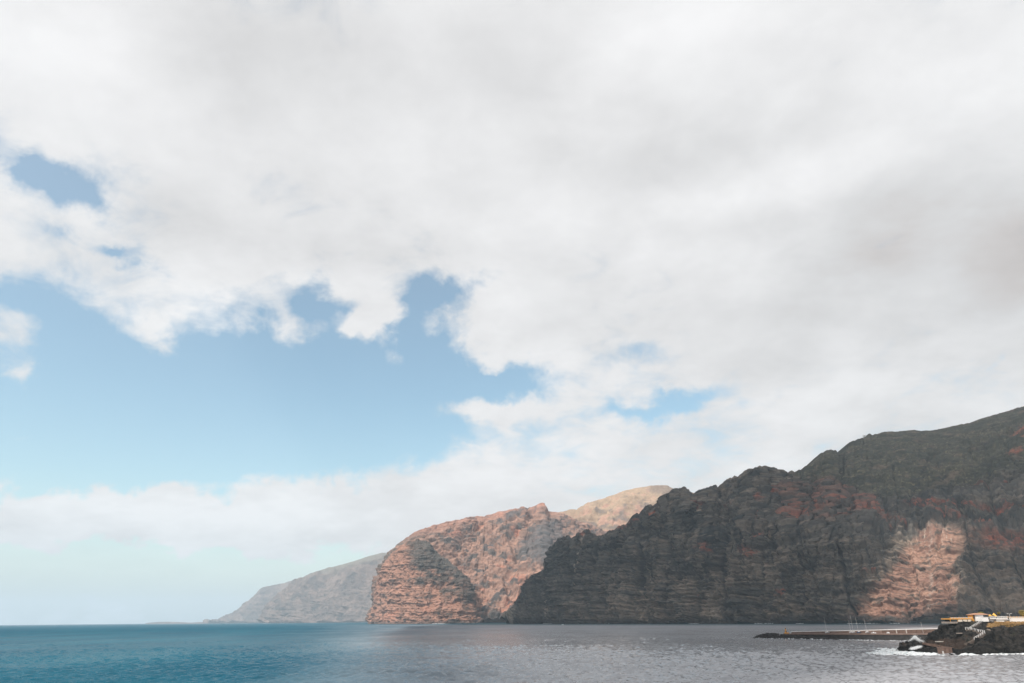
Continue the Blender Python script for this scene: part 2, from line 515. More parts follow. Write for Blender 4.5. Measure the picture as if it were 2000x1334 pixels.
DYKES_D = [([(1083, 1110), (1080, 1150), (1082, 1190), (1081, 1214)], 0.8, 1), ([(1142, 1045), (1140, 1080), (1133, 1130), (1131, 1165)], 0.7, 1), ([(1375, 965), (1370, 1000), (1355, 1030)], 0.7, 1),
           ([(1255, 1150), (1259, 1185), (1258, 1214)], 0.8, 1), ([(1283, 1160), (1290, 1190), (1297, 1214)], 0.7, 1), ([(1403, 1195), (1405, 1212)], 3.0, 1), ([(1266, 1100), (1273, 1140), (1273, 1155)], 0.6, 1),
           ([(1424, 990), (1424, 1060), (1427, 1130), (1431, 1170), (1426, 1214)], 3.2, 0), ([(1258, 1030), (1259, 1080), (1256, 1150)], 3.4, 0), ([(1166, 1060), (1163, 1130), (1160, 1210)], 1.2, 0), ([(1225, 1040), (1222, 1120), (1218, 1210)], 1.2, 0), ([(1315, 1000), (1318, 1090), (1312, 1205)], 1.4, 0), ([(1503, 1060), (1502, 1160)], 1.0, 0),
           ([(1570, 1080), (1578, 1130), (1590, 1190), (1594, 1214)], 1.5, 0), ([(1650, 1080), (1660, 1120), (1665, 1160), (1682, 1210)], 2.0, 0), ([(1885, 1140), (1884, 1190)], 1.0, 0), ([(1441, 1030), (1443, 1090)], 0.8, 0),
           ([(1461, 1050), (1466, 1140)], 0.8, 0), ([(1520, 1050), (1524, 1120)], 0.8, 0), ([(1560, 1150), (1566, 1214)], 0.8, 0), ([(1605, 1100), (1611, 1214)], 0.8, 0), ([(1340, 1050), (1342, 1140)], 0.7, 0)]


def geo_near(P, px, py, tt, D):
    x, y, z = P[..., 0], P[..., 1], P[..., 2]
    w1_ = fbm(x / 90, y / 90, z / 60, 4, 0.55); w2_ = fbm(x / 34 + 9, y / 34, z / 20, 3, 0.6)
    w3_ = fbm(x / 15 + 2, y / 15, z / 8, 3, 0.6)
    wx, wy = px + 9 * w1_ + 5 * w2_, py + 7 * w2_ + 5 * w1_
    L = x * 0.83 - y * 0.55
    zz = z + 14 * fbm(x / 300, y / 300, z / 200, 3) + 3 * w2_
    band = fbm(zz / 16, L / 1500, 1.0, 4, 0.7)
    c = lerp(C3(0.070, 0.068, 0.064), C3(0.165, 0.138, 0.114), sstep(-0.35, 0.4, band + 0.5 * w2_))
    big = fbm(x / 240, y / 240, z / 150 + 4, 3)
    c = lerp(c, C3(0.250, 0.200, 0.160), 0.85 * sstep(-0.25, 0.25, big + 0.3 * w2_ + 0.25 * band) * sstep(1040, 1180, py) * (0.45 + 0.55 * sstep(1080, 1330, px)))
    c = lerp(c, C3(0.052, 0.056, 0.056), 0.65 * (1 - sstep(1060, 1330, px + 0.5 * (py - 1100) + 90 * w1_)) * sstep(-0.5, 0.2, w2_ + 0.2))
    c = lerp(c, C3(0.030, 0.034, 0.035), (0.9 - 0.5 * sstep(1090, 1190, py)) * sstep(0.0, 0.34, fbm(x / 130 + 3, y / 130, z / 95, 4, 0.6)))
    vs_ = fbm(L / 13, z / 170, 4.0, 3, 0.6)
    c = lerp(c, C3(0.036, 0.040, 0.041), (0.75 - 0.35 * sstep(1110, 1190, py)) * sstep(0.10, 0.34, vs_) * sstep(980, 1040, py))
    c = lerp(c, C3(0.19, 0.155, 0.125), 0.5 * sstep(0.18, 0.4, -vs_) * sstep(1040, 1120, py))
    # thin dark flow contacts and pale ash lines
    ln = np.abs(perlin(zz / 9.0, L / 700, 7.7)); c = lerp(c, C3(0.04, 0.04, 0.04), 0.75 * (1 - sstep(0.0, 0.10, ln)) * sstep(-0.2, 0.3, w1_ + 0.15))
    ln2 = np.abs(perlin(zz / 13.0 + 30, L / 500, 2.7)); c = lerp(c, C3(0.25, 0.20, 0.165), 0.6 * (1 - sstep(0.0, 0.07, ln2)) * sstep(0.0, 0.3, w2_ + 0.1))
    ln3 = np.abs(perlin(zz / 5.0 + 11, L / 260, 5.5)); c = lerp(c, C3(0.028, 0.030, 0.031), 0.7 * (1 - sstep(0.0, 0.12, ln3)) * sstep(-0.1, 0.3, w2_ + 0.6 * w1_))
    ln4 = np.abs(perlin(zz / 6.5 + 41, L / 330, 8.5)); c = lerp(c, C3(0.26, 0.215, 0.175), 0.5 * (1 - sstep(0.0, 0.08, ln4)) * sstep(0.0, 0.4, w3_ - 0.3 * w1_) * sstep(1030, 1110, py))
    cr = np.abs(perlin(L / 26 + 0.8 * w2_, z / 120, 6.6)); c = lerp(c, C3(0.026, 0.028, 0.029), 0.75 * (1 - sstep(0.0, 0.07, cr)) * sstep(-0.1, 0.35, fbm(x / 120, y / 120, z / 90 + 2, 2)))
    bd = perlin(zz / 7.5, L / 900, 9.1) + 0.5 * perlin(zz / 3.6, L / 500, 1.7)
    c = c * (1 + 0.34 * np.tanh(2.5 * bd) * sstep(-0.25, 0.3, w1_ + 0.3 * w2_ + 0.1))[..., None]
    # shrubby upper slopes
    veg = inpoly([(1535, 915), (1690, 830), (2300, 640), (2300, 985), (1960, 935), (1880, 965), (1760, 985), (1700, 990), (1620, 955), (1560, 960)], wx, wy)
    sv = sstep(-12, 18, veg)
    vc = lerp(C3(0.038, 0.041, 0.027), C3(0.074, 0.070, 0.046), sstep(-0.2, 0.4, w1_))
    vc = lerp(vc, C3(0.20, 0.17, 0.105), 0.8 * sstep(0.30, 0.45, perlin(x / 7, y / 7, z / 7)) * sstep(-0.2, 0.2, w1_))
    vc = lerp(vc, C3(0.16, 0.115, 0.085), 0.7 * sstep(0.15, 0.4, fbm(x / 70, y / 70, z / 25, 3, 0.6)))
    vc = lerp(vc, C3(0.024, 0.025, 0.022), 0.8 * sstep(0.12, 0.35, fbm(x / 45 + 7, y / 45, z / 16, 4, 0.65)))
    c = lerp(c, vc, 0.85 * sv)
    scree = inpoly([(1520, 985), (1560, 950), (1610, 940), (1670, 965), (1740, 1010), (1780, 1035), (1700, 1045), (1560, 1045), (1525, 1040)], wx, wy)
    c = lerp(c, lerp(C3(0.085, 0.075, 0.068), C3(0.20, 0.105, 0.080), sstep(-0.2, 0.4, w2_ + 0.6 * w1_)), 0.85 * sstep(-8, 14, scree))
    for pts, w in SCREE_LINES:
        d_ = pline(pts, px + 6 * w1_, py + 3 * w2_)
        c = lerp(c, C3(0.30, 0.105, 0.07), 0.6 * (1 - sstep(w * 0.5, w * 2.2, d_)) * sstep(-0.1, 0.3, w2_ + 0.5 * w3_))
    rb = inpoly([(1890, 1090), (2200, 1080), (2200, 1230), (1880, 1230)], wx, wy)
    c = lerp(c, C3(0.205, 0.155, 0.122), 0.55 * sstep(-5, 15, rb) * sstep(-0.3, 0.2, w2_ + band))
    # pale tan tuff and fallen debris, also painting the edge of the sunlit patch
    tan = inpoly(TAN_D, wx, wy)
    tn = lerp(C3(0.19, 0.108, 0.084), C3(0.31, 0.195, 0.150), sstep(-0.35, 0.4, w1_ + 0.4 * band))
    tn = lerp(tn, C3(0.05, 0.042, 0.038), 0.92 * (1 - sstep(0.0, 0.17, np.abs(perlin(zz / 8.0, L / 200, 3.7)))) * sstep(-0.25, 0.1, w2_ + 0.5 * w3_))
    tn = lerp(tn, C3(0.055, 0.05, 0.045), 0.85 * sstep(0.12, 0.3, fbm(x / 40, y / 40, z / 18 + 3, 4, 0.65)))
    tn = lerp(tn, C3(0.42, 0.36, 0.31), 0.75 * sstep(0.15, 0.4, fbm(L / 7, z / 90, 2.0, 3, 0.6)) * sstep(-0.1, 0.3, w3_ + 0.1) * (1 - sstep(1075, 1105, py)))
    c = lerp(c, tn, (0.92 - 0.35 * sstep(1860, 1890, px)) * sstep(-6, 8, tan + 6 * w3_))
    pink = inpoly([(1890, 1060), (1960, 1045), (2200, 1040), (2200, 1075), (1960, 1085), (1905, 1085)], wx, wy)
    c = lerp(c, lerp(C3(0.11, 0.08, 0.068), C3(0.24, 0.135, 0.10), sstep(-0.3, 0.3, w2_ + w3_)), 0.8 * sstep(-6, 10, pink))
    for pts, w in RED_D:
        d_ = pline(pts, wx, wy)
        c = lerp(c, lerp(C3(0.50, 0.125, 0.065), C3(0.22, 0.090, 0.066), sstep(-0.25, 0.25, w2_ + 0.5 * w3_)), 0.85 * (1 - sstep(w * 0.2, w * 1.5, d_ + 5 * w3_ + 3 * w2_)) * sstep(-0.25, 0.3, w2_ + 1.2 * w3_ + 0.5 * band + 0.05))
    for pts, w, pale in DYKES_D:
        d_ = pline(pts, px + 1.6 * w2_, py)
        c = lerp(c, C3(0.30, 0.25, 0.205) if pale else C3(0.035, 0.035, 0.037), (0.85 if pale else 0.85) * (1 - sstep(w * 0.7, w * 1.8, d_)) * sstep(-0.6, -0.1, w3_ + 0.5 * w2_ + 0.15))
    # waterfall stain on the tan face, wet dark foot
    st = pline([(1822, 1050), (1819, 1100), (1825, 1150), (1828, 1205)], px + 10 * w2_ + 6 * w1_, py)
    c = lerp(c, C3(0.30, 0.26, 0.235), 0.5 * (1 - sstep(0.5, 6.0, st)) * sstep(-0.2, 0.3, w3_ + 0.1))
    c = lerp(c, C3(0.035, 0.037, 0.038), 0.8 * (1 - sstep(4, 16, z + 8 * w2_)))
    return np.clip(c * np.array([1.14, 1.08, 1.02]) * (1 + 0.25 * fbm(x / 11, y / 11, z / 6, 2)[..., None]), 0.012, 0.6) * 1.0


_sd = strata_disp(1.0, 1.45, 2.1, 0.0, 1.15, 1.35)


def disp_near(P, px, py, tt):
    D = _sd(P, px, py, tt)
    D = D + 5 * fbm(P[..., 0] / 60, P[..., 1] / 60, P[..., 2] / 900, 2)
    L_ = P[..., 0] * 0.83 - P[..., 1] * 0.55; wv = fbm(P[..., 0] / 80, P[..., 1] / 80, P[..., 2] / 110, 3)
    cr1 = np.abs(perlin(L_ / 70 + 0.35 * wv, P[..., 2] / 420, 3.1)); cr2 = np.abs(perlin(L_ / 27 + 0.5 * wv, P[..., 2] / 180, 7.9))
    D = D - 20 * (1 - sstep(0.0, 0.10, cr1)) * sstep(-0.25, 0.2, wv + 0.1) - 9 * (1 - sstep(0.0, 0.10, cr2)) * sstep(-0.1, 0.3, wv)
    veg = inpoly([(1535, 915), (1690, 830), (2300, 640), (2300, 985), (1960, 935), (1880, 965), (1760, 985), (1700, 990), (1620, 955), (1560, 960)], px, py)
    D = D * (1 - 0.55 * sstep(-10, 20, veg))
    D = D * (1 - 0.35 * sstep(-8, 8, inpoly(TAN_D, px, py)))
    for pts, w, pale in DYKES_D:
        D = D + (0.5 if pale else -16.0) * (1 - sstep(w * 0.6, w * 2.0, pline(pts, px, py)))
    return D


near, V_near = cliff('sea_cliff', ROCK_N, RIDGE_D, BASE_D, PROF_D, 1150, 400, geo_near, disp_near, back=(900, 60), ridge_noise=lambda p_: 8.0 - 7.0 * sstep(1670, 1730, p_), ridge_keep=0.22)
tag(near, 'dark banded basalt sea cliff rising to a green-grey hilltop at right', kind='structure')


# ---- the red-brown headland beyond it
def geo_mid(P, px, py, tt, D):
    x, y, z = P[..., 0], P[..., 1], P[..., 2]
    w1_ = fbm(x / 160, y / 160, z / 110, 4, 0.55); w2_ = fbm(x / 55 + 3, y / 55, z / 34, 3, 0.6)
    L = x * 0.83 - y * 0.55
    zz = z + 24 * w1_
    band = fbm(zz / 24, L / 1600, 6.0, 4, 0.7)
    c = lerp(C3(0.20, 0.125, 0.098), C3(0.36, 0.215, 0.162), sstep(-0.35, 0.35, band + 0.4 * w2_))
    c = lerp(c, C3(0.10, 0.090, 0.084), 0.92 * sstep(0.03, 0.30, fbm(x / 120 + 8, y / 120, z / 62, 4, 0.6)))  # dark patches: part rock, part gully shadow put into the colour
    c = lerp(c, C3(0.40, 0.155, 0.095), 0.6 * sstep(0.15, 0.5, w1_ + 0.3 * w2_))
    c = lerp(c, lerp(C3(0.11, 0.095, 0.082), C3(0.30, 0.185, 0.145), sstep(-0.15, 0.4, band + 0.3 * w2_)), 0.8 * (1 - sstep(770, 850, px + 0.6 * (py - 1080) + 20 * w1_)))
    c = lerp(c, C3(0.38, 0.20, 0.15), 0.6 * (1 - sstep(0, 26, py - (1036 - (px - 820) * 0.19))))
    e_ = px * 0.65 + py * 0.75 + 14 * w1_; a_ = px * 0.75 - py * 0.65
    dg = fbm(e_ / 15, a_ / 70, 2.0, 4, 0.6)
    c = lerp(c, C3(0.085, 0.080, 0.080), 0.9 * sstep(0.08, 0.28, dg) * sstep(850, 920, px))
    c = lerp(c, C3(0.42, 0.245, 0.18), 0.6 * sstep(0.12, 0.35, -dg) * sstep(850, 920, px))
    cloud_shade = inpoly([(1020, 1060), (1060, 1020), (1100, 1030), (1100, 1120), (1050, 1120), (1010, 1105)], px + 14 * w1_, py + 12 * w2_)
    c = lerp(c, C3(0.095, 0.098, 0.102), 0.8 * sstep(-8, 14, cloud_shade))  # cloud shadow on the right shoulder, painted into the rock colour
    c = lerp(c, C3(0.05, 0.05, 0.05), 0.7 * (1 - sstep(6, 20, z + 10 * w2_)))
    return np.clip(c * (1 + 0.25 * w2_[..., None]), 0.02, 0.6)


RIDGE_C = [(722, 1216), (727, 1205), (731, 1192), (736, 1175), (740, 1140), (744, 1115), (752, 1096), (760, 1081), (771, 1071), (785, 1059), (800, 1049), (812, 1040), (820, 1036), (845, 1029),
           (870, 1022), (900, 1017), (930, 1012), (945, 1012), (965, 1005), (1000, 997), (1012, 997), (1022, 992), (1030, 996), (1045, 991), (1053, 986), (1061, 985), (1066, 994), (1070, 1001), (1085, 1003),
           (1100, 1008), (1130, 1020), (1180, 1040), (1240, 1060)]
BASE_C = [(722, 5300), (760, 4900), (800, 4700), (930, 4600), (1000, 4600), (1240, 4700)]
PROF_C = {722: [(0, 0), (0.5, 60), (1, 150)], 800: [(0, 0), (0.5, 120), (0.8, 260), (1, 420)],
          930: [(0, 0), (0.2, 120), (0.5, 400), (0.8, 750), (1, 950)], 1240: [(0, 0), (0.2, 200), (0.5, 500), (0.8, 900), (1, 1200)]}
_dm = strata_disp(1.7, 1.7, 5.3, 0.03)


def disp_mid(P, px, py, tt):
    D = _dm(P, px, py, tt)
    # slanting gullies running down to the ravine beside the buttress
    q_ = px + 0.75 * (py - 1100)
    D = D + 22 * ridged(q_ / 34.0, py / 260.0, 4.4, 3) * sstep(820, 900, px)
    D = D - 30 * (1 - sstep(3, 12, pline([(1040, 1010), (1000, 1060), (1015, 1105), (990, 1140), (1000, 1180)], px, py)))
    return D


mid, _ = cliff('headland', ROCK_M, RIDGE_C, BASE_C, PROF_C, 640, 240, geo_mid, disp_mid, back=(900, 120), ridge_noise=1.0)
tag(mid, 'reddish sunlit headland with a small peak behind the dark cliff', kind='structure')


def geo_but(P, px, py, tt, D):
    x, y, z = P[..., 0], P[..., 1], P[..., 2]
    w1_ = fbm(x / 160, y / 160, z / 110, 4, 0.55); w2_ = fbm(x / 55 + 3, y / 55, z / 34, 3, 0.6)
    L = x * 0.83 - y * 0.55
    zz = z + 16 * w1_ + 6 * w2_
    band = fbm(zz / 19, L / 1800, 6.0, 4, 0.75)
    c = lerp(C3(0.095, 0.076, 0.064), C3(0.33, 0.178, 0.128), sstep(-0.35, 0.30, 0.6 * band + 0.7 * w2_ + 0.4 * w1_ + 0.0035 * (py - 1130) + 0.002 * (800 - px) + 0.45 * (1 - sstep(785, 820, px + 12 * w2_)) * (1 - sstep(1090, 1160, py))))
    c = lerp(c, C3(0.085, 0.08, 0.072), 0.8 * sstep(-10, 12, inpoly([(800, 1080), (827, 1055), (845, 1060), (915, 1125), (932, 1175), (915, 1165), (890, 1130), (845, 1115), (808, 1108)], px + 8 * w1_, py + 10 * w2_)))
    c = lerp(c, C3(0.40, 0.19, 0.13), 0.7 * (1 - sstep(5, 16, np.hypot((px - 768 + 8 * w2_) * 0.6, py - 1204))) + 0.6 * (1 - sstep(3, 12, np.hypot((px - 835 + 8 * w1_) * 0.7, py - 1190))))
    c = lerp(c, C3(0.05, 0.05, 0.05), 0.7 * (1 - sstep(6, 20, z + 10 * w2_)))
    return np.clip(c * (1 + 0.25 * w2_[..., None]), 0.02, 0.6)


RIDGE_B = [(724, 1216), (729, 1200), (734, 1180), (739, 1150), (744, 1120), (752, 1101), (760, 1088), (771, 1077), (785, 1066), (800, 1058), (815, 1055), (827, 1056), (838, 1060), (846, 1074), (858, 1085), (871, 1092), (884, 1104),
           (898, 1117), (911, 1127), (918, 1146), (924, 1170), (928, 1190), (934, 1203), (942, 1216)]
PROF_B = {724: [(0, 0), (0.5, 30), (1, 60)], 827: [(0, 0), (0.3, 45), (0.6, 110), (0.85, 160), (1, 230)], 942: [(0, 0), (0.5, 40), (1, 80)]}
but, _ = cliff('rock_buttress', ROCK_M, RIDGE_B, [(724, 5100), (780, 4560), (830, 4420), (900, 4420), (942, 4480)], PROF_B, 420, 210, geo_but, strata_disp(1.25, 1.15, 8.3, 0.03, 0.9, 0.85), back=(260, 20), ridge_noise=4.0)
tag(but, 'dark banded rock buttress in front of the reddish headland', kind='structure')


def geo_hill(P, px, py, tt, D):
    x, y, z = P[..., 0], P[..., 1], P[..., 2]
    w1_ = fbm(x / 240, y / 240, z / 160, 4, 0.55); w2_ = fbm(x / 90 + 3, y / 90, z / 60, 3, 0.6)
    c = lerp(C3(0.30, 0.215, 0.15), C3(0.38, 0.275, 0.19), sstep(-0.3, 0.3, w1_))
    c = lerp(c, C3(0.36, 0.21, 0.16), 0.8 * sstep(-0.1, 0.3, w2_ + 0.004 * (py - 1010)))
    c = lerp(c, C3(0.15, 0.125, 0.11), 0.85 * sstep(0.10, 0.32, fbm(x / 170 + 5, y / 170, z / 100, 4, 0.6) + 0.0022 * (py - 1000)))
    c = lerp(c, C3(0.19, 0.145, 0.12), 0.8 * sstep(-6, 8, inpoly([(1262, 960), (1282, 940), (1345, 950), (1345, 985), (1310, 985)], px, py)))
    return np.clip(c * (1 + 0.25 * w2_[..., None]), 0.02, 0.6)


RIDGE_H = [(1030, 1030), (1060, 1012), (1078, 1004), (1092, 1002), (1105, 1000), (1118, 996), (1126, 997), (1150, 985), (1175, 978), (1200, 970), (1220, 962), (1240, 957), (1262, 953), (1280, 948),
           (1290, 949), (1303, 951), (1312, 956), (1321, 961), (1335, 964), (1352, 964), (1375, 970), (1420, 980), (1480, 1000)]
hill, _ = cliff('mountain', ROCK_M, RIDGE_H, [(1030, 5400), (1480, 5000)], {1030: [(0, 0), (0.5, 500), (1, 1100)], 1480: [(0, 0), (0.5, 500), (1, 1300)]}, 340, 170, geo_hill, strata_disp(2.2, 1.6, 11.3, 0.0, 1.3, 0.5), back=(1500, 200), ridge_noise=0.7)
tag(hill, 'tan sunlit mountain slope rising between the headland peak and dark cliff', kind='structure')


# ---- the hazy coast further off
def geo_far(P, px, py, tt, D):
    x, y, z = P[..., 0], P[..., 1], P[..., 2]
    w1_ = fbm(x / 300, y / 300, z / 130, 4, 0.55); w2_ = fbm(x / 110 + 3, y / 110, z / 60, 3, 0.6)
    c = lerp(C3(0.11, 0.085, 0.078), C3(0.20, 0.148, 0.128), sstep(-0.3, 0.3, w1_ + 0.5 * w2_))
    c = lerp(c, C3(0.06, 0.055, 0.055), 0.85 * sstep(0.05, 0.35, fbm(x / 190 + 5, y / 190, z / 80, 4, 0.6)))
    c = lerp(c, C3(0.18, 0.16, 0.13), 0.9 * sstep(0.80, 0.92, np.repeat(tt[None], px.shape[0], 0) + 0.06 * w1_) * sstep(575, 640, px))
    return c


RIDGE_F = [(510, 1216.5), (516, 1205), (525, 1187), (545, 1160), (566, 1141), (576, 1134), (584, 1130), (592, 1128), (607, 1120), (640, 1110), (665, 1104), (690, 1097), (720, 1087), (745, 1080), (760, 1080), (800, 1082), (860, 1090)]
far1, _ = cliff('coastal_mountain', ROCK_F, RIDGE_F, [(510, 12000), (560, 11600), (700, 11000), (860, 10600)], {510: [(0, 0), (0.5, 90), (1, 300)], 600: [(0, 0), (0.5, 220), (0.8, 500), (1, 1000)], 860: [(0, 0), (0.5, 320), (0.75, 650), (1, 2400)]},
                300, 120, geo_far, strata_disp(3.4, 2.3, 14.3, 0.06, 1.2, 1.0), back=(1500, 120), ridge_noise=0.6, ridge_keep=0.06)
tag(far1, 'pale hazy coastal mountain left of the reddish headland', kind='structure')
RIDGE_G = [(396, 1215.2), (415, 1213.5), (430, 1211.5), (445, 1205), (455, 1199), (464, 1193), (470, 1188), (480, 1179), (490, 1171), (497, 1165), (503, 1158), (508, 1152), (514, 1148), (535, 1143), (555, 1139), (575, 1133), (600, 1129), (640, 1124), (700, 1118)]
far2, _ = cliff('coastal_mountain', ROCK_F, RIDGE_G, [(396, 16500), (500, 16000), (700, 15500)], {396: [(0, 0), (1, 300)], 520: [(0, 0), (0.6, 250), (1, 600)], 700: [(0, 0), (0.6, 300), (1, 900)]},
                220, 90, geo_far, strata_disp(3.0, 2.0, 19.3, 0.0), back=(1500, 120), ridge_noise=0.4)
tag(far2, 'faintest blue hazy mountain sloping down to the sea at far left', kind='structure')
RIDGE_S = [(284, 1217.4), (296, 1215.9), (308, 1215.0), (320, 1214.6), (333, 1214.6), (344, 1215.4), (352, 1216.1), (368, 1216.2), (385, 1215.6), (400, 1215.0), (420, 1213.9), (436, 1212.5)]
spit, _ = cliff('low_headland', ROCK_F, RIDGE_S, [(284, 17500), (436, 17000)], {284: [(0, 0), (1, 150)], 436: [(0, 0), (1, 300)]}, 120, 14, geo_far, strata_disp(1.0, 0.25, 23.3), back=(700, 6), ridge_noise=0.2)
tag(spit, 'low flat spit of land on the horizon past the haziest mountain', kind='structure')

# ------------------------------------------------------------------ sea
_wr = np.random.RandomState(11)
WAVES = []
for i in range(46):
    lam = 1.5 * (10 / 1.5) ** (_wr.rand() ** 1.2)
    th = R(-62) + _wr.normal() * 0.75
    k = 2 * math.pi / lam
    WAVES.append((k * math.sin(th), k * math.cos(th), _wr.rand() * 6.28, 0.0115 * lam ** 0.9 * (0.6 + 0.8 * _wr.rand())))


def sea_z(x, y):
    gust = 0.85 + 0.7 * perlin(x / 130.0, y / 130.0, 0.3) + 0.4 * perlin(x / 37.0, y / 37.0, 5.3)
    h = 0
    for kx, ky, ph, a in WAVES:
        h = h + a * np.sin(kx * x + ky * y + ph)
    h = h + 0.12 * (1 - 2 * np.abs(perlin(x / 5.0, y / 3.2, 8.1))) + 0.06 * (1 - 2 * np.abs(perlin(x / 2.1, y / 1.6, 2.1)))
    return h * np.clip(gust, 0.3, 1.7)


r_in = 1 / np.linspace(1 / 150.0, 1 / 9000.0, 520)
r_all = np.concatenate([np.linspace(2, 145, 18), r_in, np.geomspace(9600, 44000, 24)])
a_all = np.concatenate([np.linspace(-180, -46, 30)[:-1], np.linspace(-46, 46, 780), np.linspace(46, 180, 30)[1:]])
AA, RR = np.meshgrid(np.radians(a_all), r_all, indexing='ij')
sx, sy = RR * np.sin(AA), RR * np.cos(AA)
sz = sea_z(sx, sy) * (1 - 0.75 * sstep(2500, 9000, RR))
V = np.stack([sx, sy, sz], -1)
_p, _q = gp(1090, 3300), gp(1750, 2000)
_n = np.array([_q[1] - _p[1], -(_q[0] - _p[0])]); _n /= np.linalg.norm(_n)
if _n[1] > 0: _n = -_n
NLX, NLY, NLC = float(_n[0]), float(_n[1]), float(-_n @ _p[:2])
m = bpy.data.materials.new('sea_water'); m.use_nodes = True
t = NT(m.node_tree)
g = t.n('ShaderNodeNewGeometry').outputs['Position']
gx_, gy_, gz_ = t.sep(g)
nb_ = t.noise(t.vec('MULTIPLY', g, (0.010, 0.004, 0)), 1.0, 4, 0.55)
bay = t.math('ADD', gx_, t.math('MULTIPLY_ADD', gy_, 0.13, 0.0))                 # bay tinted with painted grey cloud reflection, wind-roughened deep water offshore
bay = t.math('DIVIDE', bay, t.math('MULTIPLY_ADD', gy_, 0.17, 25.0))
bay = t.ss(t.math('MULTIPLY_ADD', t.math('SUBTRACT', nb_, 0.5), 1.5, bay), -1.15, 1.05)
deep = t.mix(t.ss(nb_, 0.35, 0.65), (0.001, 0.066, 0.110, 1), (0.002, 0.090, 0.138, 1))
body = t.n('ShaderNodeBsdfDiffuse'); 
lee = t.math('MULTIPLY_ADD', gx_, NLX, t.math('MULTIPLY_ADD', gy_, NLY, NLC))     # distance off the foot of the near cliff
bay_refl = t.mix(t.ss(t.math('MULTIPLY_ADD', nb_, 300.0, lee), 220.0, 900.0), (0.020, 0.062, 0.080, 1), (0.29, 0.292, 0.31, 1))  # dark cliff reflection near the foot, grey cloud reflection beyond, as body colour
t.put(body.inputs[0], t.mix(bay, deep, bay_refl))
# ripples finer than the wave mesh, stronger in gusts
geo_n = t.n('ShaderNodeNewGeometry').outputs['Normal']
rip = t.vec('SUBTRACT', t.noise(t.vec('MULTIPLY', g, (0.75, 1.0, 0.0)), 0.9, 5, 0.62, col=True), (0.5, 0.5, 0.5))
amp_ = t.math('MULTIPLY', t.ss(t.vec('LENGTH', g), 350.0, 2200.0, 0.5, 1.7), t.ss(t.noise(t.vec('MULTIPLY', g, (0.016, 0.006, 0)), 1.0, 4, 0.6), 0.3, 0.7, 0.45, 1.5))
rv = t.vec('MULTIPLY', rip, (1, 1, 0)); rs_ = t.vec('SCALE', rv); t.put(rs_.node.inputs['Scale'], amp_)
nrm = t.vec('NORMALIZE', t.vec('ADD', geo_n, rs_)); t.put(body.inputs['Normal'], nrm)
gl = t.n('ShaderNodeBsdfGlossy'); gl.inputs['Roughness'].default_value = 0.13; gl.inputs[0].default_value = (1, 1, 1, 1)
t.put(gl.inputs['Normal'], nrm)
fr = t.n('ShaderNodeFresnel'); fr.inputs[0].default_value = 1.33; t.put(fr.inputs['Normal'], nrm)
# waves hide their own grazing facets, so a rough sea never mirrors fully
cap = t.math('MULTIPLY', t.ss(bay, 0.0, 1.0, 0.27, 0.75), t.ss(t.vec('LENGTH', g), 300.0, 2500.0, 1.0, 0.30))
ms = t.n('ShaderNodeMixShader'); t.put(ms.inputs[0], t.math('MULTIPLY', fr.outputs[0], cap))
t.put(ms.inputs[1], body.outputs[0]); t.put(ms.inputs[2], gl.outputs[0])
t.put(t.n('ShaderNodeOutputMaterial').inputs[0], ms.outputs[0])
SEA_MAT = m
sea = mesh_np('sea', V.reshape(-1, 3), grid_faces(len(a_all), len(r_all)), SEA_MAT, smooth=True)
tag(sea, 'open choppy sea, blue at left and grey at right', kind='structure')

# ------------------------------------------------------------------ unseen overhead clouds, added and shaped to shade the near cliff and the bay
m = bpy.data.materials.new('shade_cloud_vapour'); m.use_nodes = True
t = NT(m.node_tree)
tr = t.n('ShaderNodeBsdfTranslucent'); df = t.n('ShaderNodeBsdfDiffuse')
g = t.n('ShaderNodeNewGeometry').outputs['Position']
cn = t.mix(t.noise(g, 0.004, 5), (0.86, 0.86, 0.86, 1), (0.95, 0.95, 0.95, 1))
t.put(tr.inputs[0], cn); t.put(df.inputs[0], cn)
ms = t.n('ShaderNodeMixShader'); ms.inputs[0].default_value = 0.45
t.put(ms.inputs[1], tr.outputs[0]); t.put(ms.inputs[2], df.outputs[0])
t.put(t.n('ShaderNodeOutputMaterial').inputs[0], ms.outputs[0])
VAPOUR = m


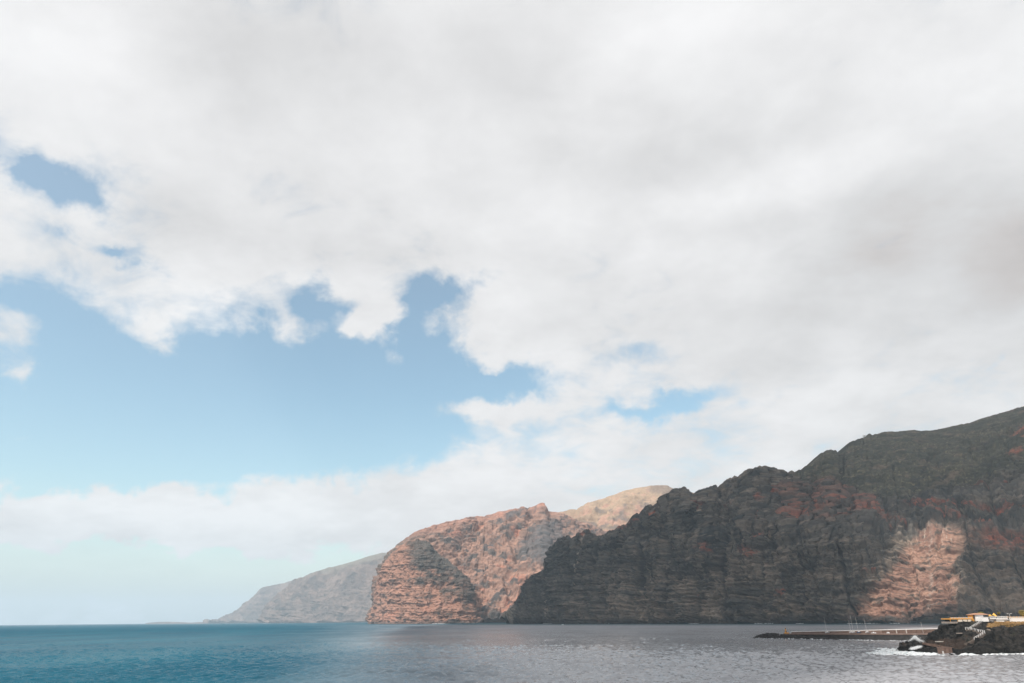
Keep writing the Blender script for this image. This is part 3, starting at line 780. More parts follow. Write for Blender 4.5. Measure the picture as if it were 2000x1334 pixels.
def shade_cloud(CZ, polys, hole, label, seed, ng=300):
    """unseen flat-bottomed shade cloud whose outline is the union of polys (ground / cliff points followed up the sun's ray) less hole"""
    def cpl(P):
        P = np.asarray(P, float); return (P + SUN * ((CZ - P[2]) / SUN[2]))[:2]
    polys = [[cpl(P) for P in pl] for pl in polys]
    allp = np.array(sum(polys, []))
    x0, y0 = allp.min(0) - 300; x1, y1 = allp.max(0) + 300
    gx, gy = np.meshgrid(np.linspace(x0, x1, ng), np.linspace(y0, y1, ng), indexing='ij')
    wob = 150 * fbm(gx / 420, gy / 420, seed, 5, 0.6)
    sd = np.maximum.reduce([inpoly(pl, gx, gy) for pl in polys]) + wob * 0.45
    if hole:
        sd = np.minimum(sd, -inpoly([cpl(P) for P in hole], gx, gy) + 55 * fbm(gx / 90, gy / 90, seed + 3, 4, 0.65))
    ins = sd > 0
    # pull the outer ring of grid points onto the outline
    g0, g1 = np.gradient(sd, gx[1, 0] - gx[0, 0], gy[0, 1] - gy[0, 0]); gg = g0 ** 2 + g1 ** 2 + 0.05
    lim = 1.2 * (gx[1, 0] - gx[0, 0])
    gx = gx - np.where(ins, 0, np.clip(sd * g0 / gg, -lim, lim)); gy = gy - np.where(ins, 0, np.clip(sd * g1 / gg, -lim, lim))
    th = np.sqrt(np.clip(sd, 0, 500) / 500)
    top = CZ + 12 + 330 * th * (0.75 + 0.5 * fbm(gx / 260, gy / 260, 5.0, 4, 0.55))
    bot = CZ - 12 - 55 * th * (1 + 0.6 * fbm(gx / 180, gy / 180, 9.0, 4, 0.55))
    nx_, ny_ = gx.shape; nn = nx_ * ny_
    Vt = np.stack([gx, gy, top], -1).reshape(-1, 3); Vb = np.stack([gx, gy, bot], -1).reshape(-1, 3)
    idx = np.arange(nn).reshape(nx_, ny_)
    cell = ins[:-1, :-1] | ins[1:, :-1] | ins[1:, 1:] | ins[:-1, 1:]
    ci, cj = np.nonzero(cell)
    Ft = np.stack([idx[ci, cj], idx[ci + 1, cj], idx[ci + 1, cj + 1], idx[ci, cj + 1]], 1)
    cp = np.zeros((nx_ + 1, ny_ + 1), bool); cp[1:-1, 1:-1] = cell
    side = []
    for di, dj, (a, b_) in ((-1, 0, ((0, 0), (0, 1))), (1, 0, ((1, 1), (1, 0))), (0, -1, ((1, 0), (0, 0))), (0, 1, ((0, 1), (1, 1)))):
        ei, ej = np.nonzero(cell & ~cp[1 + di:nx_ + di, 1 + dj:ny_ + dj])
        p0, p1 = idx[ei + a[0], ej + a[1]], idx[ei + b_[0], ej + b_[1]]
        side.append(np.stack([p0, p1, p1 + nn, p0 + nn], 1))
    Vc = np.concatenate([Vt, Vb]); Fc = np.concatenate([Ft, Ft[:, ::-1] + nn] + side)
    used = np.unique(Fc); remap = np.full(len(Vc), -1); remap[used] = np.arange(len(used))
    return tag(mesh_np('cloud', Vc[used], remap[Fc], VAPOUR, smooth=True), label, 'cloud')


shade_left = [at(a, b, Y) for a, b, Y in [(1000, 1130, 3700), (1085, 1050, 3450), (1200, 1020, 3150), (1330, 945, 3100), (1470, 895, 3300), (1600, 860, 3500), (1640, 900, 3200)]] + \
             [gp(a, Y) for a, Y in [(1640, 2000), (1600, 1500), (1500, 1500), (1300, 2000), (1150, 2700), (1000, 3500)]]
shade_bay = [gp(a, Y) for a, Y in [(900, 3600), (800, 2500), (780, 1500), (760, 800), (760, 400), (760, 150), (1300, 150), (1700, 195), (1760, 260), (1740, 420), (1700, 640), (1760, 900), (1700, 1700), (1400, 2500)]]
shade_right = [at(a, b, Y) for a, b, Y in [(1560, 890, 3500), (1600, 860, 3500), (1800, 815, 3700), (2000, 765, 3800), (2300, 680, 3800)]] + [gp(a, Y) for a, Y in [(2300, 1300), (2000, 1350), (1850, 1300), (1700, 1200), (1560, 1500), (1520, 2100)]]
gap = [at(a, b, Y) for a, b, Y in [(1660, 1208, 2060), (1720, 1168, 2060), (1765, 1100, 2080), (1798, 1058, 2100), (1868, 1050, 2060), (1900, 1085, 2020), (1905, 1130, 1970), (1920, 1180, 1930), (1910, 1225, 1880), (1740, 1228, 1960)]]
shade_cloud(3200.0, [shade_left, shade_bay], None, 'unseen high cloud overhead, shaped to shade the left of the dark cliff', 1.0)
shade_cloud(3400.0, [shade_right], gap, 'unseen cloud overhead, its gap shaped to let sun onto the cliff', 4.0)

# ------------------------------------------------------------------ haze
bm = bmesh.new(); bmesh.ops.create_cube(bm, size=1.0)
for v_ in bm.verts:
    v_.co = (v_.co.x * 100000, v_.co.y * 100000, -8.0 if v_.co.z < 0 else 1500.0)
me = bpy.data.meshes.new('haze'); bm.to_mesh(me); bm.free()
hm = bpy.data.materials.new('haze_air'); hm.use_nodes = True
t = NT(hm.node_tree)
pv = t.n('ShaderNodeVolumePrincipled')
pv.inputs['Color'].default_value = (0.78, 0.905, 1.0, 1)
pv.inputs['Density'].default_value = 4.1e-5
pv.inputs['Anisotropy'].default_value = 0.0
t.put(t.n('ShaderNodeOutputMaterial').inputs['Volume'], pv.outputs[0])
me.materials.append(hm)
haze = bpy.data.objects.new('haze', me); COL.objects.link(haze)
tag(haze, 'pale sea haze that veils the far coast', kind='stuff')

# ------------------------------------------------------------------ mesh builder for the man-made things
class MB:
    def __init__(s): s.v, s.f = [], []

    def add(s, vs, fs):
        k = len(s.v); s.v += [tuple(map(float, a)) for a in vs]; s.f += [tuple(i + k for i in f) for f in fs]; return s

    def hexa(s, c):
        """8 corners: bottom ring then top ring"""
        return s.add(c, [(3, 2, 1, 0), (4, 5, 6, 7), (0, 1, 5, 4), (1, 2, 6, 5), (2, 3, 7, 6), (3, 0, 4, 7)])

    def box(s, x0, x1, y0, y1, z0, z1):
        return s.hexa([(x0, y0, z0), (x1, y0, z0), (x1, y1, z0), (x0, y1, z0), (x0, y0, z1), (x1, y0, z1), (x1, y1, z1), (x0, y1, z1)])

    def bar(s, a, b, w, h=None, n=4, w2=None):
        """prism from a to b, n sided, radius w tapering to w2"""
        a, b = np.asarray(a, float), np.asarray(b, float)
        d_ = b - a; d_ = d_ / (np.linalg.norm(d_) + 1e-9)
        up = np.array([0, 0, 1.0]) if abs(d_[2]) < 0.9 else np.array([0, 1.0, 0])
        e1 = np.cross(d_, up); e1 /= np.linalg.norm(e1); e2 = np.cross(e1, d_)
        w2 = w if w2 is None else w2
        vs = []
        for q_, r_ in ((a, w), (b, w2)):
            for i in range(n):
                an = 2 * math.pi * (i + 0.5) / n
                vs.append(q_ + e1 * r_ * math.cos(an) + e2 * r_ * math.sin(an))
        fs = [(i, (i + 1) % n, n + (i + 1) % n, n + i) for i in range(n)] + [tuple(range(n))[::-1], tuple(range(n, 2 * n))]
        return s.add(vs, fs)

    def build(s, name, mat, parent=None, smooth=False):
        me = bpy.data.meshes.new(name); me.from_pydata(s.v, [], s.f); me.materials.append(mat)
        if smooth: me.polygons.foreach_set('use_smooth', [True] * len(me.polygons))
        me.update()
        o = bpy.data.objects.new(name, me); COL.objects.link(o)
        if parent: o.parent = parent
        return o


def empty(name, loc, label, cat, group=None):
    o = bpy.data.objects.new(name, None); COL.objects.link(o)
    o.location = Vector(loc); o.empty_display_size = 0.5
    return tag(o, label, cat, group)


def pbuild(mb, name, mat, root, smooth=False):
    """world-space shape as a part of root"""
    l = np.array(root.location)
    mb.v = [tuple(np.array(v_) - l) for v_ in mb.v]
    return mb.build(name, mat, root, smooth)


def sub(mb, name, mat, part, root, smooth=False):
    l = np.array(root.location)
    mb.v = [tuple(np.array(v_) - l) for v_ in mb.v]
    return mb.build(name, mat, part, smooth)


WHITE = plain('white_render', (0.78, 0.76, 0.74), 0.85, 0.2, 0.06, 0.8)
CREAM = plain('cream_render', (0.66, 0.58, 0.48), 0.85, 0.2, 0.08, 0.8)
ORANGE = plain('ochre_paint', (0.62, 0.30, 0.07), 0.8, 0.2, 0.12, 1.2)
TERRA = plain('terracotta_roof', (0.36, 0.20, 0.13), 0.85, 0.2, 0.2, 2.0)
YELLOW = plain('yellow_canvas', (0.75, 0.42, 0.10), 0.8, 0.1, 0.1, 2.0)
CONC = plain('weathered_concrete', (0.30, 0.25, 0.215), 0.9, 0.2, 0.22, 0.6)
BROWNC = plain('brown_stained_concrete', (0.13, 0.085, 0.068), 0.9, 0.2, 0.3, 0.8)
STEP = plain('dark_worn_steps', (0.13, 0.105, 0.09), 0.9, 0.2, 0.25, 1.0)
PALEC = plain('pale_concrete', (0.42, 0.385, 0.35), 0.9, 0.2, 0.12, 0.7)
PINKC = plain('pinkish_quay_concrete', (0.17, 0.118, 0.098), 0.9, 0.2, 0.2, 0.4)
DARKC = plain('dark_quay_face', (0.030, 0.028, 0.027), 0.75, 0.3, 0.4, 0.5)  # dark tone over the whole quay face
LAVA = plain('black_boulder_lava', (0.036, 0.033, 0.032), 0.9, 0.25, 0.45, 1.2)
METAL = plain('pale_painted_metal', (0.50, 0.47, 0.45), 0.4, 0.5, 0.08, 2.0)
DARK = plain('dark_interior', (0.03, 0.03, 0.035), 0.8, 0.3, 0.2, 1.0)
GLASS = plain('window_glass', (0.04, 0.05, 0.06), 0.08, 0.6, 0.1, 1.0)
HULL = plain('white_gelcoat', (0.80, 0.80, 0.80), 0.25, 0.5, 0.04, 1.0)
BLUEP = plain('blue_hull_paint', (0.05, 0.10, 0.22), 0.3, 0.5, 0.1, 1.0)
TRUNK = plain('palm_trunk_bark', (0.17, 0.12, 0.085), 0.95, 0.1, 0.3, 3.0)
PALM = plain('golden_palm_leaf', (0.19, 0.14, 0.035), 0.7, 0.2, 0.35, 2.0)  # golden-brown leaf tone
LEAF = plain('yellow_green_leaf', (0.24, 0.20, 0.045), 0.7, 0.2, 0.35, 2.0)
SCRUB = plain('dry_scrub_leaf', (0.30, 0.19, 0.075), 0.85, 0.1, 0.35, 1.0)
GREYB = plain('grey_boulder', (0.19, 0.18, 0.175), 0.9, 0.2, 0.3, 1.0)
m, t, b = material('sea_foam', 0.8, 0.3)
g = t.n('ShaderNodeNewGeometry').outputs['Position']
t.put(b.inputs['Base Color'], t.mix(t.ss(t.noise(g, 0.8, 5), 0.35, 0.6), (0.42, 0.48, 0.50, 1), (0.80, 0.81, 0.82, 1)))
# lacy: water shows through between the bubbles
t.put(b.inputs['Alpha'], t.ss(t.noise(t.vec('MULTIPLY', g, (1.0, 0.55, 1.0)), 1.3, 6, 0.65), 0.32, 0.50))
FOAM = m
SPRAY = plain('spray_drops', (0.80, 0.81, 0.82), 0.7, 0.3, 0.05, 1.0)

# ------------------------------------------------------------------ lava promontory at right
RIDGE_P = [(1743, 1271), (1748, 1269), (1752, 1265), (1757, 1262), (1761, 1259), (1766, 1257), (1775, 1255), (1783, 1253), (1789, 1252), (1797, 1256), (1803, 1254), (1808, 1246), (1813, 1239),
           (1818, 1236), (1823, 1233), (1830, 1229), (1833, 1225), (1835, 1219), (1838, 1219.5), (1840, 1223), (1844, 1221), (1849, 1220), (1853, 1218.5), (1857, 1214.6), (1880, 1214.2), (1900, 1214.2), (1930, 1213.8),
           (1960, 1213.6), (2000, 1213.6), (2060, 1212), (2130, 1210)]
WL = [(1743, 1271.5), (1760, 1273), (1780, 1274), (1800, 1275), (1838, 1277), (1862, 1279), (1900, 1279), (1930, 1278.5), (1960, 1277), (2000, 1277), (2060, 1278), (2130, 1280)]
BASE_P = [(a, gz(a, b, 0)[1]) for a, b in WL]
PROF_P = {1743: [(0, 0), (1, 6)], 1795: [(0, 0), (0.5, 7), (1, 16)], 1808: [(0, 0), (0.3, 10), (0.5, 22), (1, 34)], 1838: [(0, 0), (0.12, 10), (0.3, 22), (0.6, 36), (1, 50)],
          1870: [(0, 0), (0.1, 8), (0.3, 24), (0.6, 38), (0.92, 52), (1, 64)], 1930: [(0, 0), (0.15, 3), (0.5, 16), (0.78, 28), (0.95, 52), (1, 64)], 2130: [(0, 0), (0.3, 5), (0.7, 18), (0.8, 26), (0.95, 52), (1, 64)]}


def geo_lava(P, px, py, tt, D):
    x, y, z = P[..., 0], P[..., 1], P[..., 2]
    w1_ = fbm(x / 7, y / 7, z / 4, 4, 0.6); w2_ = fbm(x / 2.2 + 3, y / 2.2, z / 1.3, 3, 0.6)
    c = lerp(C3(0.014, 0.016, 0.017), C3(0.075, 0.068, 0.062), sstep(-0.3, 0.4, w1_ + 0.6 * w2_))
    c = lerp(c, C3(0.085, 0.058, 0.046), 0.75 * sstep(-2, 4, inpoly([(1800, 1258), (1840, 1248), (1880, 1250), (1895, 1262), (1885, 1272), (1850, 1270)], px + 5 * w1_, py + 4 * w2_)))
    c = lerp(c, C3(0.11, 0.07, 0.05), 0.6 * sstep(0.18, 0.4, w1_) * sstep(1225, 1250, py) * (1 - sstep(1262, 1272, py)))
    gr = inpoly([(1925, 1228), (1931, 1218), (1945, 1213), (2160, 1208), (2160, 1221), (1990, 1222), (1975, 1228), (1960, 1222), (1945, 1226)], px + 4 * w1_, py + 3 * w2_)
    c = lerp(c, lerp(C3(0.20, 0.125, 0.07), C3(0.36, 0.22, 0.095), sstep(-0.3, 0.3, w2_)), 0.9 * sstep(-1.5, 2.0, gr))
    c = lerp(c, C3(0.10, 0.095, 0.07), 0.6 * sstep(0.2, 0.4, fbm(x / 4 + 9, y / 4, z / 3, 3)) * sstep(1870, 1900, px))
    c = lerp(c, C3(0.30, 0.24, 0.20), 0.7 * (1 - sstep(0.4, 1.4, pline([(1930, 1233), (1938, 1240)], px, py))))
    c = lerp(c, C3(0.015, 0.015, 0.016), 0.7 * (1 - sstep(0.4, 1.6, z + 0.8 * w2_)))
    lava_ = sstep(0.10, 0.16, c.max(-1))[..., None]
    return np.clip(c * (0.40 + 0.60 * lava_) * (1 + 0.35 * w2_[..., None]), 0.006, 0.6)


def disp_lava(P, px, py, tt):
    x, y, z = P[..., 0], P[..., 1], P[..., 2]
    w = fbm(x / 14, y / 14, z / 9, 3)
    D = 2.2 * ridged(x / 9 + 0.5 * w, y / 16, z / 14, 3) + 2.4 * fbm(x / 6, y / 6, z / 4, 4, 0.62) + 0.5 * np.tanh(3 * perlin((z + 1.2 * w) / 1.5, x / 30, y / 30)) + 2.0 * w
    gr = inpoly([(1920, 1230), (1931, 1218), (1945, 1210), (2160, 1200), (2160, 1223), (1990, 1224), (1945, 1228)], px, py)
    return D * (1 - 0.7 * sstep(-3, 3, gr)) * (1 - 0.5 * sstep(0.85, 1.0, tt))[None]


LROCK = rock_material('lava_rock', 0.9, 0.5)
prom, V_prom = cliff('rocky_promontory', LROCK, RIDGE_P, BASE_P, PROF_P, 560, 190, geo_lava, disp_lava, back=(60, 0.4), zbase=-1.2, ridge_noise=lambda p_: 4.0 - 3.2 * sstep(1835, 1860, p_), ridge_keep=0.25, fan=1.12)
tag(prom, 'black lava promontory topped by the white terrace at far right', kind='structure')
BVH = BVHTree.FromPolygons([tuple(v_) for v_ in V_prom.reshape(-1, 3)], [tuple(f) for f in grid_faces(V_prom.shape[0], V_prom.shape[1])])


def hit(px, py):
    d_ = pray(px, py)
    h = BVH.ray_cast(Vector(CAM), Vector(d_ / np.linalg.norm(d_)))
    return np.array(h[0]) if h[0] is not None else None


def ground_z(x, y):
    h = BVH.ray_cast(Vector((x, y, 40)), Vector((0, 0, -1)))
    return h[0][2] if h[0] is not None else 0.0


# ------------------------------------------------------------------ terrace buildings
YT = hit(1880, 1214.8)[1] + 1.5
YR = hit(1960, 1214.6)[1] + 2.0


def XZ(px, py, Y):
    q_ = at(px, py, Y); return q_[0], q_[2]


def pbox(mb, a, c, p_, q_, Y, dep, off=0.0):
    """box filling photo columns a..c and rows p_..q_ at distance Y (front face), dep metres deep"""
    x0, z1 = XZ(a, p_, Y); x1, z0 = XZ(c, q_, Y)
    return mb.box(x0, x1, Y + off, Y + off + dep, z0, z1)


# ochre framed terrace at the left end
r = empty('terrace', at(1878, 1216, YT), 'ochre-trimmed terrace with a dark opening and white front panels', 'terrace')
pbuild(pbox(MB(), 1855.5, 1900.3, 1214.2, 1217.5, YT, 9, -0.4), 'base_slab', CONC, r)
pbuild(pbox(MB(), 1855.5, 1900.0, 1207.8, 1209.5, YT, 9, -0.15), 'deck_beam', ORANGE, r)
for a, c in ((1871, 1880.2), (1880.6, 1889.6), (1890, 1897.5)):
    pbuild(pbox(MB(), a, c, 1209.5, 1214.2, YT, 0.25), 'panel', CREAM, r)
pbuild(pbox(MB(), 1857, 1871, 1209.5, 1214.2, YT, 0.3, 6.0), 'back_wall', DARK, r)  # near-black colour paints in the shade inside the opening
for a in (1856.3, 1870.6, 1898.8):
    pbuild(pbox(MB(), a - 0.5, a + 0.5, 1209.5, 1214.2, YT, 0.5, -0.1), 'pillar', ORANGE, r)
for a in (1856.2, 1861.8, 1867.5, 1873.5, 1879.5, 1885.5, 1892.0, 1899.2):
    pbuild(pbox(MB(), a - 0.7, a + 0.7, 1205.3, 1207.8, YT, 0.35), 'parapet_post', ORANGE, r)
pbuild(pbox(MB(), 1856.2, 1899.2, 1206.0, 1206.4, YT, 0.08, 0.12), 'rail', METAL, r)
pbuild(pbox(MB(), 1856.2, 1899.2, 1206.9, 1207.2, YT, 0.08, 0.12), 'rail', METAL, r)

# hut with hipped roof
YH = YT + 2.5
r = empty('beach_hut', at(1912, 1213.5, YH), 'white and ochre hut with a low brown hipped roof', 'hut')
w = pbuild(pbox(MB(), 1904.0, 1923.0, 1200.8, 1213.5, YH, 5.0), 'wall', WHITE, r)
pbuild(pbox(MB(), 1899.4, 1904.0, 1201.0, 1213.5, YH, 4.6, 0.25), 'side_wall', ORANGE, r)
pbuild(pbox(MB(), 1923.0, 1931.5, 1201.2, 1206.0, YH, 0.3, 4.0), 'porch_wall', BROWNC, r)
pbuild(pbox(MB(), 1930.8, 1931.5, 1201.2, 1206.0, YH, 0.25, 0.3), 'porch_post', ORANGE, r)
x0, z0 = XZ(1897.8, 1201.1, YH); x1, _ = XZ(1933.0, 1201.1, YH); _, z1 = XZ(1910, 1197.3, YH + 2.5)
xa, xb = XZ(1907.5, 1197, YH)[0], XZ(1921, 1197, YH)[0]
y0, y1 = YH - 0.6, YH + 5.6; ym = (y0 + y1) / 2
roof = MB().add([(x0, y0, z0), (x1, y0, z0), (x1, y1, z0), (x0, y1, z0), (x0, y0, z0 + .14), (x1, y0, z0 + .14), (x1, y1, z0 + .14), (x0, y1, z0 + .14), (xa, ym, z1), (xb, ym, z1)],
                [(3, 2, 1, 0), (0, 1, 5, 4), (1, 2, 6, 5), (2, 3, 7, 6), (3, 0, 4, 7), (4, 5, 9, 8), (6, 7, 8, 9), (5, 6, 9), (7, 4, 8)])
pbuild(roof, 'roof', TERRA, r)
d_ = pbuild(pbox(MB(), 1900.6, 1902.9, 1204.0, 1209.4, YH, 0.08, 0.20), 'door', DARK, r)
pbuild(pbox(MB(), 1924.4, 1929.6, 1202.2, 1204.6, YH, 0.06, 3.93), 'window', GLASS, r)

# lower white wall in front of the hut
r = empty('retaining_wall', at(1925, 1214, YT), 'low white wall below the hut, left of the balustrade', 'wall')
pbuild(pbox(MB(), 1918.0, 1933.2, 1205.8, 1214.0, YT, 1.2, 0.6), 'wall', WHITE, r)
pbuild(pbox(MB(), 1917.7, 1933.5, 1205.2, 1205.8, YT, 1.35, 0.5), 'coping', WHITE, r)

# balustrade
r = empty('balustrade', at(1950, 1214, YR), 'white balustrade on a stepped wall beside the lamp', 'balustrade')
pbuild(pbox(MB(), 1933.6, 1968.0, 1203.9, 1204.5, YR, 0.4, -0.05), 'handrail', WHITE, r)
pbuild(pbox(MB(), 1933.6, 1968.0, 1207.6, 1209.0, YR, 0.4, -0.05), 'plinth', WHITE, r)
pbuild(pbox(MB(), 1933.6, 1946.0, 1209.0, 1215.0, YR, 0.3, 0.8), 'lower_wall', CONC, r)
pbuild(pbox(MB(), 1946.0, 1970.5, 1209.0, 1211.0, YR, 0.3, 0.2), 'lower_wall', WHITE, r)
pbuild(pbox(MB(), 1946.0, 1961.0, 1212.3, 1214.6, YR, 0.5, -0.3), 'planter', WHITE, r)
pbuild(pbox(MB(), 1946.0, 1971.0, 1211.0, 1215.0, YR, 0.3, 1.3), 'lower_wall', PALEC, r)
for a in (1934.0, 1945.3, 1956.6, 1967.6):
    pbuild(pbox(MB(), a - 0.7, a + 0.7, 1203.4, 1209.0, YR, 0.5, -0.12), 'pier', WHITE, r)
bal = None
for i in range(27):
    a = 1935.3 + i * (1966.6 - 1935.3) / 26
    if min(abs(a - k_) for k_ in (1934.0, 1945.3, 1956.6, 1967.6)) < 1.0:
        continue
    x_, z_t = XZ(a, 1204.5, YR); _, z_b = XZ(a, 1207.6, YR)
    if bal is None:
        mb = MB(); hh = z_t - z_b
        for q0, q1, ra, rb in ((0, .35, .055, .10), (.35, .7, .10, .05), (.7, 1, .05, .07)):
            mb.bar((0, 0, q0 * hh), (0, 0, q1 * hh), ra, n=6, w2=rb)
        o = mb.build('baluster', WHITE, r); bal = o
    else:
        o = bal.copy(); COL.objects.link(o); o.parent = r
    o.location = Vector((x_, YR + 0.15, z_b)) - r.location

# long white wall to the right edge with ochre posts
r = empty('boundary_wall', at(1990, 1214.5, YR), 'long white wall with ochre posts on top at the right edge', 'wall')
pbuild(pbox(MB(), 1971.2, 2075, 1206.6, 1215.5, YR, 0.5, -0.2), 'wall', WHITE, r)
pbuild(pbox(MB(), 1971.0, 2075, 1206.0, 1206.6, YR, 0.62, -0.26), 'coping', CREAM, r)
for i in range(17):
    a = 1968.6 + i * 5.9
    pbuild(pbox(MB(), a - 0.75, a + 0.75, 1203.7, 1206.0, YR, 0.4, -0.1), 'post', ORANGE, r)
pbuild(pbox(MB(), 1968.6, 2063, 1204.5, 1204.8, YR, 0.06, 0.08), 'rail', METAL, r)

# lamp with two arms
r = empty('street_lamp', at(1971.0, 1209.5, YR - 0.6), 'white lamp post with two level arms at the wall', 'lamp')
pb_, pt_ = at(1971.6, 1209.5, YR - 0.6), at(1971.2, 1198.8, YR - 0.6); pb_[0] = pt_[0]
pbuild(MB().bar(pb_, pt_, 0.14, n=8, w2=0.09), 'pole', METAL, r)
for sgn in (-1, 1):
    e = pt_ + np.array([sgn * 1.0, 0, 0.12])
    arm = pbuild(MB().bar(pt_ - (0, 0, 0.1), e, 0.06, n=6), 'arm', METAL, r)
    sub(MB().box(e[0] - 0.42, e[0] + 0.42, e[1] - 0.16, e[1] + 0.16, e[2] - 0.12, e[2] + 0.08), 'lamp_head', WHITE, arm, r)


# parasols
def parasol(px, py_top, py_edge, half, Y, label):
    top = at(px, py_top, Y); edge = at(px, py_edge, Y); half *= at(px + 1, py_edge, Y)[0] - edge[0]
    zg = edge[2] - 2.3
    r_ = empty('parasol', (top[0], Y, zg), label, 'parasol', 'parasols behind the white wall')
    vs = [top]; n = 8
    for k_ in range(n):
        an = 2 * math.pi * (k_ + 0.5) / n
        vs.append((top[0] + half * math.cos(an), Y + half * math.sin(an), edge[2]))
    for k_ in range(n):
        vs.append((vs[1 + k_][0], vs[1 + k_][1], edge[2] - 0.18))
    fs = [(0, 1 + k_, 1 + (k_ + 1) % n) for k_ in range(n)] + [(1 + k_, 9 + k_, 9 + (k_ + 1) % n, 1 + (k_ + 1) % n) for k_ in range(n)]
    pbuild(MB().add(vs, fs), 'canopy', YELLOW, r_)
    pbuild(MB().bar((top[0], Y, zg), (top[0], Y, top[2] - 0.05), 0.04, n=6), 'pole', METAL, r_)


parasol(1933.2, 1199.4, 1202.6, 3.0, YH + 6, 'lower ochre parasol just right of the hut roof')
parasol(1940.6, 1197.0, 1201.2, 3.3, YH + 8, 'taller ochre parasol between the hut and the small palm')
parasol(1944.0, 1200.6, 1203.0, 2.6, YH + 6, 'small half hidden ochre parasol at the foot of the palm')


# palms and trees
def palm(px, py_c, rpx, Y, zg, label, nfr, seed):
    rr = random.Random(seed)
    c_ = at(px, py_c, Y); L_ = rpx * (at(px + 1, py_c, Y)[0] - c_[0])
    r_ = empty('palm_tree', (c_[0], Y, zg), label, 'palm tree', 'palm trees on the promontory')
    mb = MB(); nseg = 6
    for k_ in range(nseg):
        z_a, z_b_ = zg + (c_[2] - zg) * k_ / nseg, zg + (c_[2] - zg) * (k_ + 1) / nseg
        mb.bar((c_[0] + 0.08 * math.sin(k_), Y, z_a), (c_[0] + 0.08 * math.sin(k_ + 1), Y, z_b_), 0.20 - 0.015 * k_, n=7, w2=0.17 - 0.015 * k_)
    pbuild(mb, 'trunk', TRUNK, r_)
    mb = MB()
    for k_ in range(nfr):
        an = rr.uniform(0, 6.283); pit = rr.uniform(-0.5, 1.25); ln_ = L_ * rr.uniform(0.75, 1.1)
        hd = np.array([math.cos(an), math.sin(an), 0]); sd_ = np.array([-math.sin(an), math.cos(an), 0])
        pos = c_.copy(); ang = pit
        prev = None
        for j in range(7):
            wd = ln_ * 0.16 * math.sin(math.pi * (j + 0.6) / 7.4) + 0.02
            ring = (pos + sd_ * wd - (0, 0, wd * 0.5), pos + (0, 0, 0.03), pos - sd_ * wd - (0, 0, wd * 0.5))
            if prev is not None:
                mb.add([*prev, *ring], [(0, 1, 4, 3), (1, 2, 5, 4)])
            prev = ring
            pos = pos + (hd * math.cos(ang) + np.array([0, 0, math.sin(ang)])) * ln_ / 6
            ang -= 0.30
    pbuild(mb, 'crown', PALM, r_)


def leafy(px, py_c, rx, ry, Y, zg, label, n, seed):
    rr = np.random.RandomState(seed)
    c_ = at(px, py_c, Y); s_ = at(px + 1, py_c, Y)[0] - c_[0]
    r_ = empty('tree', (c_[0], Y, zg), label, 'tree')
    mb = MB().bar((c_[0], Y, zg), (c_[0], Y, c_[2]), 0.14, n=6, w2=0.06)
    for k_ in range(4):
        mb.bar((c_[0], Y, c_[2] - 0.5), (c_[0] + rr.uniform(-.7, .7) * rx * s_, Y + rr.uniform(-.6, .6), c_[2] + rr.uniform(0, .4)), 0.05, n=5, w2=0.02)
    pbuild(mb, 'trunk', TRUNK, r_)
    mb = MB()
    for k_ in range(n):
        u_ = rr.normal(size=3); u_ /= np.linalg.norm(u_); u_ *= rr.rand() ** 0.4 * (0.75 + 0.45 * rr.rand())
        q_ = c_ + u_ * np.array([rx * s_, rx * s_ * 0.9, ry * s_])
        a_, b_ = rr.normal(size=3), rr.normal(size=3); a_ /= np.linalg.norm(a_); b_ = np.cross(a_, b_); b_ /= np.linalg.norm(b_)
        w_ = rr.uniform(0.10, 0.22)
        mb.add([q_ - a_ * w_, q_ + b_ * w_ * .5, q_ + a_ * w_, q_ - b_ * w_ * .5], [(0, 1, 2, 3)])
    pbuild(mb, 'crown', LEAF, r_)


ZP = at(1960, 1213.8, YR)[2]
palm(1950.0, 1197.2, 4.2, YR + 9, ZP - 0.6, 'small palm with a round golden crown behind the balustrade', 60, 4)
palm(1998.0, 1196.0, 9.5, YR + 12, ZP - 0.6, 'larger golden palm cut by the right edge of the picture', 150, 9)
leafy(1916.0, 1197.2, 5.0, 2.6, YH + 10, ZP - 0.6, 'rounded yellow-green tree top showing above the hut roof', 520, 3)
leafy(1905.0, 1200.5, 3.2, 2.0, YH + 11, ZP - 0.6, 'small dull green tree top left of the hut roof', 260, 6)


def boulder_mesh(seed, n=2):
    bm_ = bmesh.new(); bmesh.ops.create_icosphere(bm_, subdivisions=n, radius=1.0)
    rr = np.random.RandomState(seed); pl = rr.normal(size=(9, 3)); pl /= np.linalg.norm(pl, axis=1)[:, None]
    for v_ in bm_.verts:
        q_ = np.array(v_.co)
        for k_ in range(9):
            dd = q_ @ pl[k_] - 0.72
            if dd > 0: q_ = q_ - pl[k_] * dd
        v_.co = q_
    vs = np.array([v_.co for v_ in bm_.verts]); fs = [tuple(v_.index for v_ in f.verts) for f in bm_.faces]
    bm_.free(); return vs, fs


BLD = [boulder_mesh(i, 2) for i in range(5)]
BLD1 = [boulder_mesh(i + 20, 1) for i in range(6)]
o_ = hit(1937, 1216.2); mb = MB()
mb.add(BLD[1][0] * np.array([2.3, 1.4, 0.95]) + o_ + (0, 0.3, 0.55), BLD[1][1])
tag(mb.build('boulder', GREYB, None), 'pale grey boulder lying below the balustrade', 'boulder')

